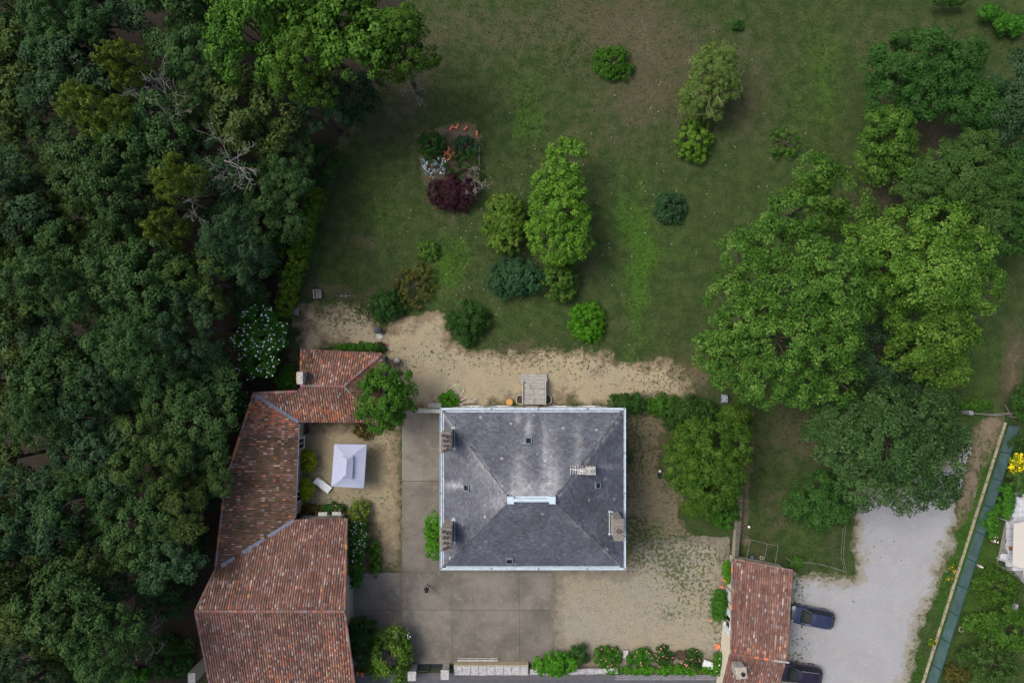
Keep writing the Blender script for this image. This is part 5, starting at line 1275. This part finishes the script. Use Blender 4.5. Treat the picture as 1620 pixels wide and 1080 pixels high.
for i in range(n):
    for j in range(n):
        u, v = i/(n-1)*2-1, j/(n-1)*2-1; rr_ = max(0, 1-u*u)*max(0, 1-v*v); vs.append((u*.30+rng.normal(0, .02), v*.42+rng.normal(0, .02), .02+.75*rr_**.5+rng.normal(0, .05)*(rr_ > 0)))
for i in range(n-1):
    for j in range(n-1): a = i*n+j; fs.append((a, a+n, a+n+1, a+1))
MB().add(vs, fs).build('sheet', mat_plain('tarpaulin', (.30, .33, .40), .6, .4, 9), tp, world=False)
for px, py, lb in ((1185, 833, 'white garden globe lamp on the grass beside the shaded path'), (1044, 745, 'small pale lamp by the feathery yellow-green tree')):
    c = P(px, py, .5); lp = thing('globe_lamp', lb, 'lamp', (c.x, c.y, 0)); MB().lathe((0, 0, .5), [(.02, -.13), (.11, -.07), (.14, 0), (.11, .08), (.02, .13)], 12).build('globe', WHITE, lp, world=False); MB().bar((0, 0, 0), (0, 0, .4), .03).build('post', DARK, lp, world=False)
c = P(1044, 752, .3); tag(MB().lathe(c, [(.2, -.3), (.26, .2), (.28, .24), (.2, .24), (.05, .0)], 12).build('dark_pot', DARK), 'dark pot below the pale lamp by the feathery tree', 'pot')
c = P(1133, 1000, 0)
bk = P(484, 679, .3); tag(MB().lathe(bk, [(.3, -.3), (.42, .2), (.46, .3), (.38, .3), (.3, .0)], 14).build('water_butt', mat_plain('brown_plastic', (.09, .055, .045), .7, .2)), 'round brown water butt in the courtyard corner under the downpipe', 'barrel')

# --- terracotta bits and edging in the flower bed
HB = 'broken terracotta edging in the flower bed'
for i, (px, py, an, lb) in enumerate(((714.5, 202.5, .9, 'first from the left'), (723.5, 200.5, 1.2, 'second from the left'), (737, 203, .8, 'third from the left'), (754.5, 211, 1.57, 'at the right corner'))):
    tag(MB().bevbox(P(px, py, .12), (.52, .17, .22), an, .02).build('edging_tile', TERRA), f'terracotta edging tile along the top of the flower bed, {lb}', 'tile', HB)
tag(MB().bevbox(P(755.5, 220.5, .12), (.3, .3, .2), .4, .03).build('edging_tile', mat_plain('pale_terracotta', (.55, .30, .22), .8, .15)), 'pale terracotta block below the right corner tile of the bed', 'tile', HB)
tag(MB().bevbox(P(720, 202, .1), (.3, .1, .16), .3, .02).build('edging_tile', bpy.data.materials['pale_terracotta']), 'pale chipped tile between the first two terracotta tiles', 'tile', HB)
for px, py, lb in ((705.5, 236, 'top'), (713.5, 241, 'right'), (707.5, 248.5, 'bottom')):
    c = P(px, py, .15); t = MB(); r_ = .30
    for k in range(5):
        a0 = 2*math.pi*k/5+px; t.box((c.x+r_*math.cos(a0), c.y+r_*math.sin(a0), .14), (.09, .30, .28), a0)
    tag(t.build('hollow_planter', TERRA), f'hollow five-sided terracotta planter, {lb} one of the three', 'planter', 'hollow terracotta planters')
c = P(758.5, 228, .25); d_ = P(758, 290, .25); tag(MB().bar(c, d_, .05).build('edging_pole', DEADW), 'long grey pole along the right side of the flower bed', 'pole')
for px, py, mt, lb in ((689, 248, TERRA, 'tiny orange pot above the silvery plant'), (695, 250, BLUEP, 'tiny pale blue pot above the silvery plant'), (699, 264, STONE, 'tiny pale stone pot right of the silvery plant'), (697, 274, LICHEN, 'white chipped pot below the silvery plant'), (681, 278, TERRA, 'small broken pot under the silvery plant')):
    tag(MB().lathe(P(px, py, .14), [(.07, -.14), (.13, .05), (.15, .07), (.1, .07), (.02, 0)], 9).build('small_pot', mt), lb, 'pot')

# ------------------------------------------------------------------ cars
def car(px, py, rz, label, paint, L=4.35, W=1.82, Ht=1.56, name='parked_car', rails=False):
    c = P(px, py, .9); t = thing(name, label, 'car', (c.x, c.y, 0), rz); h2 = W/2
    X = np.array([-1, -.975, -.9, -.72, -.5, -.2, .1, .35, .55, .75, .9, .965, 1.0])*L/2
    wv = np.array([.52, .74, .91, .98, 1, 1, 1, 1, .99, .96, .87, .72, .50])*h2
    zt = np.array([.72, .84, .94, .97, .97, .97, .97, .98, .97, .92, .84, .74, .62])*Ht/1.56
    zb = np.array([.42, .34, .28, .24, .22, .22, .22, .22, .24, .26, .28, .32, .40])
    vs = []; fs = []; K = 11
    for x, w_, a, b in zip(X, wv, zt, zb):
        for u, q in ((-.80, 0), (-.97, .12), (-1, .42), (-.985, .72), (-.93, .93), (-.45, 1.03), (.45, 1.03), (.93, .93), (.985, .72), (1, .42), (.97, .12)):
            vs.append((x, u*w_, b+(a-b)*q))
    for i in range(len(X)-1):
        for k in range(K): fs.append((i*K+k, i*K+(k+1) % K, (i+1)*K+(k+1) % K, (i+1)*K+k))
    fs.append(tuple(range(K))); fs.append(tuple((len(X)-1)*K+k for k in range(K-1, -1, -1)))
    body = MB().add(vs, fs).build('body', paint, t, world=False, smooth=True)
    # greenhouse: glass block, painted roof and pillars
    gx = np.array([-.94, -.74, -.45, .0, .13, .47])*L/2; gb = np.array([.68, .84, .90, .90, .88, .78])*h2; gt_ = np.array([.50, .58, .65, .66, .63, .70])*h2
    ztop = np.array([1.03, 1.46, 1.56, 1.56, 1.51, .99])/1.56*Ht
    zbt = .93*Ht/1.56
    vs = []; fs = []
    for x, b, q, zz in zip(gx, gb, gt_, ztop):
        if zz < 1.1*Ht/1.56: q = b*.97
        vs += [(x, -b, zbt), (x, -q, zz-.07), (x, -q*.72, zz), (x, q*.72, zz), (x, q, zz-.07), (x, b, zbt)]
    for i_, bow in ((5, .16), (4, .07), (0, -.08)):
        for k_ in (2, 3): x_, y_, z_ = vs[i_*6+k_]; vs[i_*6+k_] = (x_+bow, y_, z_-(.02 if i_ == 5 else 0))
    for i in range(len(gx)-1):
        for k in range(5): fs.append((i*6+k, i*6+k+1, i*6+k+7, i*6+k+6))
    MB().add(vs, fs).build('glasshouse', GLASS, t, world=False, smooth=False)
    V = lambda i, k, up=.006: Vector(vs[i*6+k])+Vector((0, 0, up))
    rf = MB()
    for i in (1, 2, 3):
        ring_a = [Vector((V(i, k).x, V(i, k).y*1.01, V(i, k).z+.02)) for k in (1, 2, 3, 4)]; ring_b = [Vector((V(i+1, k).x, V(i+1, k).y*1.01, V(i+1, k).z+.02)) for k in (1, 2, 3, 4)]
        rf.add(ring_a+ring_b, [(0, 1, 5, 4), (1, 2, 6, 5), (2, 3, 7, 6)])
    roof = rf.build('roof', paint, t, world=False, smooth=True)
    MB().lathe((V(1, 2).x+.28, .03, V(1, 2).z+.04), [(.03, 0), (.02, .05), (.005, .12)], 6).build('aerial', DARK, roof, world=False)
    if rails:
        for s in (-1, 1): MB().tube([(V(1, 1).x+.1, s*.60*h2/.91, ztop[1]+.05), (gx[2], s*.64*h2/.91, ztop[2]+.07), (gx[4]-.15, s*.61*h2/.91, ztop[4]+.05)], .022, 5).build('roof_rail', GREYM, roof, world=False)
    for s in (-1, 1):
        pl_ = MB()
        for (i, j) in ((4, 5), (0, 1)):
            k0, k1 = (1, 1) if s < 0 else (4, 4); pl_.tube([V(i, k0, .01), V(j, k1, .01)], .035, 5)
        for fx in (2, 3):
            k0, k1 = (0, 1) if s < 0 else (5, 4); pl_.tube([V(fx, k0, .0), V(fx, k1, .0)], .03, 5)
        pl_.build('pillars', paint, t, world=False)
        mr = MB().bevbox((.40*L/2, s*(h2+.09), 1.0), (.14, .2, .13), s*.25, .03).build('mirror', paint, t, world=False)
        hl = MB().add([(X[9]+.1, s*.60*h2, .86*Ht/1.56), (X[11]-.02, s*.42*h2, .775*Ht/1.56), (X[11]-.08, s*.78*h2, .74*Ht/1.56), (X[9]+.14, s*.86*h2, .84*Ht/1.56)], [(0, 1, 2, 3) if s > 0 else (3, 2, 1, 0)])
        o = hl.build('headlight', GREYM, t, world=False); o.location.z = .035
        MB().bevbox((-L/2*.93, s*.66*h2, .80*Ht/1.56), (.12, .22, .20), s*.5, .03).build('tail_light', mat_plain('red_lens', (.25, .01, .01), .2, .1) if 'red_lens' not in bpy.data.materials else bpy.data.materials['red_lens'], t, world=False)
        for x in (-.60*L/2, .62*L/2):
            hw = h2-.15; w0 = MB(); n = 16; r_ = .33; m = []
            for rr_, yy in ((r_*.62, -.1), (r_*.95, -.11), (r_, -.07), (r_, .07), (r_*.95, .11), (r_*.62, .1)): m += [(x+rr_*math.cos(2*math.pi*k/n), s*hw+yy, .33+rr_*math.sin(2*math.pi*k/n)) for k in range(n)]
            f2 = [(i*n+k, i*n+(k+1) % n, (i+1)*n+(k+1) % n, (i+1)*n+k) for i in range(5) for k in range(n)]
            wh = w0.add(m, f2).build('wheel', mat_plain('rubber', (.02, .02, .02), .9, .2) if 'rubber' not in bpy.data.materials else bpy.data.materials['rubber'], t, world=False)
            rm = MB().tube([(x, s*hw-.09, .33), (x, s*hw+.09, .33)], r_*.62, 12); rm.build('rim', GREYM, wh, world=False)
        MB().bevbox((-.02, s*(h2-.005), .70), (.16, .03, .03), 0, .008).build('door_handle', GREYM, t, world=False)
    MB().bevbox((L/2*.985, 0, .50), (.06, W*.5, .16), 0, .02).build('grille', DARK, t, world=False); MB().bevbox((-L/2*.985, 0, .62), (.03, .52, .11), 0, .005).build('number_plate', WHITE, t, world=False)
    for k in (-1, 1): MB().bar((gx[5]-.05, k*.28, zbt+.09), (gx[5]-.4, k*.28+.25, zbt+.36), .012, 4).build('wiper', DARK, t, world=False)
    return t
def mat_paint(name, c):
    m, n, l, b = new_mat(name); b.inputs['Base Color'].default_value = (*c, 1); b.inputs['Roughness'].default_value = .28; b.inputs['Metallic'].default_value = .35; b.inputs['Coat Weight'].default_value = .7; b.inputs['Coat Roughness'].default_value = .06
    co = coords(n, l); f = noise(n, l, co, 3, 4); r = ramp(n, [(.3, (.22,)*3), (.7, (.4,)*3)]); l.new(f, r.inputs[0]); l.new(r.outputs[0], b.inputs['Roughness']); return m
car(1285, 976.5, math.pi-R(11), 'navy blue car nosed up to the tiled outbuilding', mat_paint('navy_paint', (.030, .040, .090)))
car(1264, 1066, math.pi-R(8), 'dark purple car at the bottom edge beside the outbuilding', mat_paint('plum_paint', (.022, .014, .034)), L=4.5, W=1.84, Ht=1.62, rails=True)

# ------------------------------------------------------------------ fences and the neighbour's garden
SCREEN = mat_plain('green_screen', (.070, .135, .140), .85, .3, .8, dirt=(.05, .085, .095)); SCREENP = mat_plain('green_post', (.02, .07, .07), .6, .2)
a0, b0 = P(1596, 672), P(1462, 1092); fen = thing('screen_fence', 'blue-green privacy screen fence of panels running down the right side', 'fence', (a0+b0)/2); n = 10; d_ = (b0-a0); dn = d_.normalized(); ang = math.atan2(dn.y, dn.x); hF = 1.4
for k in range(n+1):
    q = a0+d_*(k/n); MB().box((q.x, q.y, hF/2+.03), (.09, .09, hF+.06), ang).build('post', SCREENP, fen)
    if k < n:
        q2 = a0+d_*((k+.5)/n); L = d_.length/n-.1; pn_ = MB(); m2 = 7
        for i in range(m2): pn_.box((q2.x+dn.x*(-L/2+L*(i+.5)/m2), q2.y+dn.y*(-L/2+L*(i+.5)/m2), hF/2), (L/m2-.004, .03+.012*((i % 2)), hF-.08), ang)
        pa = pn_.build('panel', SCREEN, fen)
        MB().box((q2.x, q2.y, hF-.02), (L, .06, .04), ang).build('top_rail', SCREENP, pa)
# wire fence and little gate at its top
wf = thing('wire_fence', 'pale wire fence with a dark gate post above the drive', 'fence', P(1560, 655)); pts = [P(1510, 650, 1.1), P(1540, 654, 1.1), P(1575, 657, 1.1), P(1610, 654, 1.1)]
for q in pts: MB().bar((q.x, q.y, 0), (q.x, q.y, 1.15), .04).build('post', GREYM, wf)
for z in (.1, .4, .75, 1.08):
    MB().tube([(q.x, q.y, z) for q in pts], .018, 4).build('wire', DEADW, wf)
q = P(1537, 653, 1.2); MB().bevbox((q.x, q.y, .6), (.4, .4, 1.2), 0, .03).build('gate_box', GREYM, wf)
wf2 = thing('wire_fence', 'pale rail fence running off the right edge above the screen fence', 'fence', P(1612, 630)); MB().bar(P(1607, 660, 1.0), P(1624, 600, 1.0), .04).build('rail', DEADW, wf2); MB().bar(P(1590, 640, .8), P(1600, 658, .8), .03).build('brace', DEADW, wf2)
for q in (P(1607, 660, 1.0), P(1616, 628, 1.0)): MB().bar((q.x, q.y, 0), (q.x, q.y, 1.1), .05).build('post', DEADW, wf2)
# rail fence round the garden plot
rf_ = thing('rail_fence', 'weathered rail fence at the bottom of the garden beside the drive', 'fence', P(1300, 895)); pts = [P(1243, 880, .9), P(1252, 888, .9), P(1295, 892, .9), P(1312, 896, .9), P(1339, 905, .9), P(1334, 880, .9), P(1338, 828, .9)]
for i, q in enumerate(pts): MB().bar((q.x, q.y, 0), (q.x, q.y, 1.0), .04).build('post', BARK, rf_)
for i in range(len(pts)-1):
    for z in (.45, .9): MB().bar((pts[i].x, pts[i].y, z), (pts[i+1].x, pts[i+1].y, z), .026).build('rail', mat_plain('lichened_rail', (.14, .16, .115), .9, .25) if 'lichened_rail' not in bpy.data.materials else bpy.data.materials['lichened_rail'], rf_)
# garden wall between side yard and plot
ga, gb_ = P(1181, 652), P(1160, 880)
wall_run('garden_wall', 'long low rubble wall between the feathery tree and the fenced garden', P(1177, 652), P(1160, 878), .9, .34, RUBBLE, mat_plain('mossy_coping', (.10, .095, .075), .95, .35, 4), .1, .08, 6)
# metal frame
mf = thing('metal_frame', 'thin rusty metal frame of a run in the garden above the outbuilding', 'frame', P(1205, 870)); z = 1.5
pp = {k: P(x, y, z) for k, x, y in (('a', 1187, 853), ('b', 1214, 860), ('c', 1231, 863), ('d', 1180, 886), ('e', 1208, 890), ('f', 1226, 893))}
for k, (i, j) in enumerate((('a', 'b'), ('b', 'c'), ('a', 'd'), ('b', 'e'), ('c', 'f'), ('d', 'e'), ('e', 'f'))): MB().bar(pp[i], pp[j], .03).build('tube', mat_plain('rusty_tube', (.15, .135, .12), .8, .25) if k == 0 else bpy.data.materials['rusty_tube'], mf)
for q in pp.values(): MB().bar((q.x, q.y, 0), q, .025).build('leg', bpy.data.materials['rusty_tube'], mf)
c = P(1190, 881, .2); tag(MB().lathe(c, [(.12, -.2), (.16, .1), (.12, .12), (.02, .1)], 10).build('blue_bucket', mat_plain('blue_plastic', (.10, .14, .35), .5, .1)), 'small blue bucket inside the metal frame', 'bucket')
# white crazy-paved terrace
tr = MB().prism([P(1600, 780), P(1700, 760), P(1700, 1000), P(1612, 915), P(1576, 892)], -.05, .02).build('white_terrace', mat_plain('terrace_joint', (.22, .22, .22), .9, .2, 4)); tr['kind'] = 'structure'
poly = [(1601, 784), (1640, 770), (1640, 930), (1612, 910), (1579, 890)]; rng = np.random.default_rng(19); PAVM = mat_plain('white_paving', (.60, .62, .66), .8, .12, 3, dirt=(.45, .46, .48))
GN = 9.5; jit = {}
def jp(i, j):
    if (i, j) not in jit: jit[(i, j)] = (1560+i*GN+rng.uniform(-3, 3)+(j % 2)*4, 770+j*GN+rng.uniform(-3, 3))
    return jit[(i, j)]
for j in range(16):
    for i in range(9):
        cs = [jp(i, j), jp(i+1, j), jp(i+1, j+1), jp(i, j+1)]; mx = sum(q[0] for q in cs)/4; my = sum(q[1] for q in cs)/4
        if poly_sd(np.array([mx]), np.array([my]), poly)[0] < 3: continue
        cs = [(mx+(x-mx)*.93, my+(y-my)*.93) for x, y in cs]; MB().prism([P(*q) for q in cs][::-1], .0, .04+rng.uniform(0, .006)).build('paving_stone', PAVM, tr)
aw = thing('beige_awning', 'flat beige awning at the right edge over the white terrace', 'awning', P(1615, 862)); pts = [P(1604, 828, 2.3), P(1660, 815, 2.5), P(1660, 910, 2.5), P(1602, 894, 2.3)]; MB().slab(pts, .05).build('canvas', mat_plain('beige_canvas', (.50, .47, .42), .85, .05), aw)
for q in (pts[0], pts[3]): MB().bar((q.x+.1, q.y, 0), (q.x+.1, q.y, 2.25), .04).build('post', WHITE, aw)
c = P(1602, 868, .2); tag(MB().bevbox(c, (.5, .35, .35), -.2, .03).build('terracotta_trough', mat_plain('brown_clay', (.25, .11, .06), .8, .2)), 'brown clay trough on the edge of the white terrace', 'trough')
c = P(1585, 891, .3); tag(MB().lathe(c, [(.2, -.3), (.3, .1), (.25, .15), (.03, .1)], 10).build('dark_planter', DARK), 'dark round pot at the corner of the white terrace', 'pot')
c = P(1574, 850, .4); bush(1574, 852, 7, 9, .8, 'russet', 'small red-brown plant with white blooms by the terrace', seed=601, flowers=(WFL, 16, .08))
c = P(1552, 896, .5); tag(MB().lathe(c, [(.1, -.5), (.14, -.1), (.08, .1), (.1, .2), (.02, .26)], 8).build('garden_ornament', WHITE), 'small white ornament on the grass behind the fence', 'ornament')
c = P(1606, 962, .4); tag(MB().bevbox(c, (.35, .9, .4), -.1, .04).build('white_block', LICHEN), 'pale stone block at the right edge below the yellow-green shrub', 'block')
for i, (px, py) in enumerate(((1509, 899), (1503, 917), (1475, 1016))): bush(px, py, 6, 6, .5, 'hedge', f'small orange-flowered plant on the verge, {("top", "middle", "lowest")[i]} of three', 'flower_plant', 'plant', 700+i, flowers=(ORF, 22, .06), group='orange flowers on the verge', rc=.14, ln=.1, wd=.05)
# street-side orange tiles by the barn corner
for i, (px, py) in enumerate(((559, 1066), (566, 1065), (573, 1066))): tag(MB().bevbox(P(px, py, .15), (.24, .42, .28), .1*i, .03).build('terracotta_pot', TERRA), f'terracotta block beside the barn at the street, {("left", "middle", "right")[i]} of three', 'pot', 'terracotta blocks by the barn')
c = P(308, 1072, 3.2); tag(MB().bevbox((c.x-.3, c.y, 1.6), (.7, .9, 3.2), 0, .04).build('wall_pier', LICHEN), 'pale stone pier at the lower west corner of the barn', 'pier')

# ------------------------------------------------------------------ grass, weeds, daisies (uncountable)
def scatter(n, rng): 
    return rng.uniform(-50, 50, n), rng.uniform(-34, 34, n)
def px_of(X, Y): return 810+X*FPX/CAMH, 540-Y*FPX/CAMH
BLOCK = [[(470, 477), (592, 478), (604, 516), (640, 506), (682, 489), (700, 496), (716, 540), (762, 552), (862, 548), (990, 562), (1060, 572), (1105, 600), (1090, 640), (990, 650), (1050, 655), (1048, 740), (1110, 850), (1156, 850), (1260, 905), (1346, 906), (1345, 810), (1440, 760), (1540, 690), (1556, 740), (1488, 930), (1436, 1090), (300, 1090), (395, 620), (470, 560)],
         [(-50, -50), (600, -50), (600, 140), (520, 280), (450, 500), (400, 640), (300, 1100), (-50, 1100)], [(662, 215), (752, 200), (760, 300), (700, 332)], [(1576, 775), (1700, 760), (1700, 1000), (1612, 915)]]
rng = np.random.default_rng(44); X, Y = scatter(95000, rng); px, py = px_of(X, Y); ok = np.ones(len(X), bool)
for b in BLOCK: ok &= poly_sd(px, py, b) < -2
dn_ = fbm(X*.5, Y*.5, 3); ok &= rng.random(len(X)) < .25+.9*dn_
X, Y = X[ok], Y[ok]; N = len(X)
hh = rng.uniform(.03, .11, N); a = rng.uniform(0, 6.28, N); sp = rng.uniform(.05, .13, N)
v = np.zeros((N, 3, 4, 3)); 
for k in range(3):
    aa = a+k*2.1; dx, dy = np.cos(aa), np.sin(aa); wd_ = .022
    v[:, k, 0] = np.stack([X-dy*wd_, Y+dx*wd_, np.full(N, .002)], 1); v[:, k, 1] = np.stack([X+dy*wd_, Y-dx*wd_, np.full(N, .002)], 1)
    v[:, k, 2] = np.stack([X+dx*sp+dy*wd_*.5, Y+dy*sp-dx*wd_*.5, hh], 1); v[:, k, 3] = np.stack([X+dx*sp-dy*wd_*.5, Y+dy*sp+dx*wd_*.5, hh], 1)
ti = np.repeat(np.clip(fbm(X*.35, Y*.35, 8)*.6+rng.uniform(-.1, .5, N), 0, 1), 12)
o = link('lawn_grass', leaf_mesh('lawn_grass', [(v.reshape(-1, 3), ti)], leaf('meadow'))); tag(o, 'short patchy grass tufts over the whole lawn', 'grass', kind='stuff')
# weeds rooted in the gravel
def weeds(name, label, spots, n, pal, seed, size=.10):
    rng = np.random.default_rng(seed); cl = []
    for (px, py, rx, ry, wgt) in spots:
        k = int(n*wgt)
        for _ in range(k):
            c = P(px+rng.normal(0, rx*.5), py+rng.normal(0, ry*.5)); cl.append((c.x, c.y, .02, size*rng.uniform(.3, 1.5)))
    o = link(name, leaf_mesh(name, [leaves(np.array(cl), 14, .07, .035, rng, lo=.1)], leaf(pal))); tag(o, label, 'weeds', kind='stuff')
weeds('gravel_weeds', 'small weeds dotted through the gravel terrace', [(550, 505, 70, 28, .22), (575, 490, 30, 20, .14), (680, 560, 120, 40, .12), (850, 565, 120, 25, .2), (960, 575, 120, 25, .15), (1060, 600, 60, 40, .17)], 900, 'dark', 301)
weeds('yard_weeds', 'green weeds growing in the front gravel', [(1060, 890, 40, 50, .2), (1095, 930, 60, 50, .25), (1065, 970, 40, 18, .15), (1015, 700, 30, 90, .15), (1030, 850, 50, 30, .15), (1140, 980, 20, 60, .1)], 900, 'hedge', 302)
weeds('court_weeds', 'weeds along the edges of the west courtyard', [(550, 795, 120, 20, .4), (480, 740, 14, 120, .2), (634, 780, 3, 160, .25), (600, 700, 60, 30, .15)], 360, 'olive', 303, .07)
weeds('verge_grass', 'rough grass on the verge beside the screen fence', [(1560, 770, 14, 70, .25), (1525, 880, 14, 80, .3), (1490, 980, 14, 80, .3), (1455, 1060, 14, 50, .15)], 1500, 'hedge', 304, .13)
weeds('drive_weeds', 'thin weeds at the edges of the gravel drive', [(1262, 930, 16, 40, .3), (1290, 908, 60, 10, .3), (1345, 870, 10, 60, .2), (1260, 1030, 16, 30, .2)], 260, 'olive', 305)
weeds('clover', 'brighter clover clumps in the lush strips of lawn', [(1010, 430, 40, 170, .22), (720, 420, 34, 60, .15), (835, 190, 30, 70, .12), (1300, 130, 50, 120, .2), (600, 320, 60, 100, .12), (900, 90, 50, 60, .1)], 1900, 'meadow', 306, .11)
weeds('garden_weeds', 'rough growth in the fenced garden plot', [(1250, 700, 90, 80, .4), (1260, 850, 110, 50, .4), (1215, 760, 30, 80, .2)], 700, 'dark', 307)
rng = np.random.default_rng(46); mb = MB()
for _ in range(300):
    u = rng.random()
    if u < .45: q = P(rng.normal(790, 70), rng.normal(370, 90))
    else: q = P(rng.normal(1060, 110), rng.normal(260, 150))
    r_ = rng.uniform(.022, .06)
    mb.add([(q.x+r_*math.cos(k), q.y+r_*math.sin(k), .08) for k in (0, 1.26, 2.51, 3.77, 5.03)], [(0, 1, 2, 3, 4)])
o = mb.build('daisies', mat_plain('daisy', (.34, .34, .28), .8, .2)); tag(o, 'tiny white daisies scattered over the lawn', 'flowers', kind='stuff')
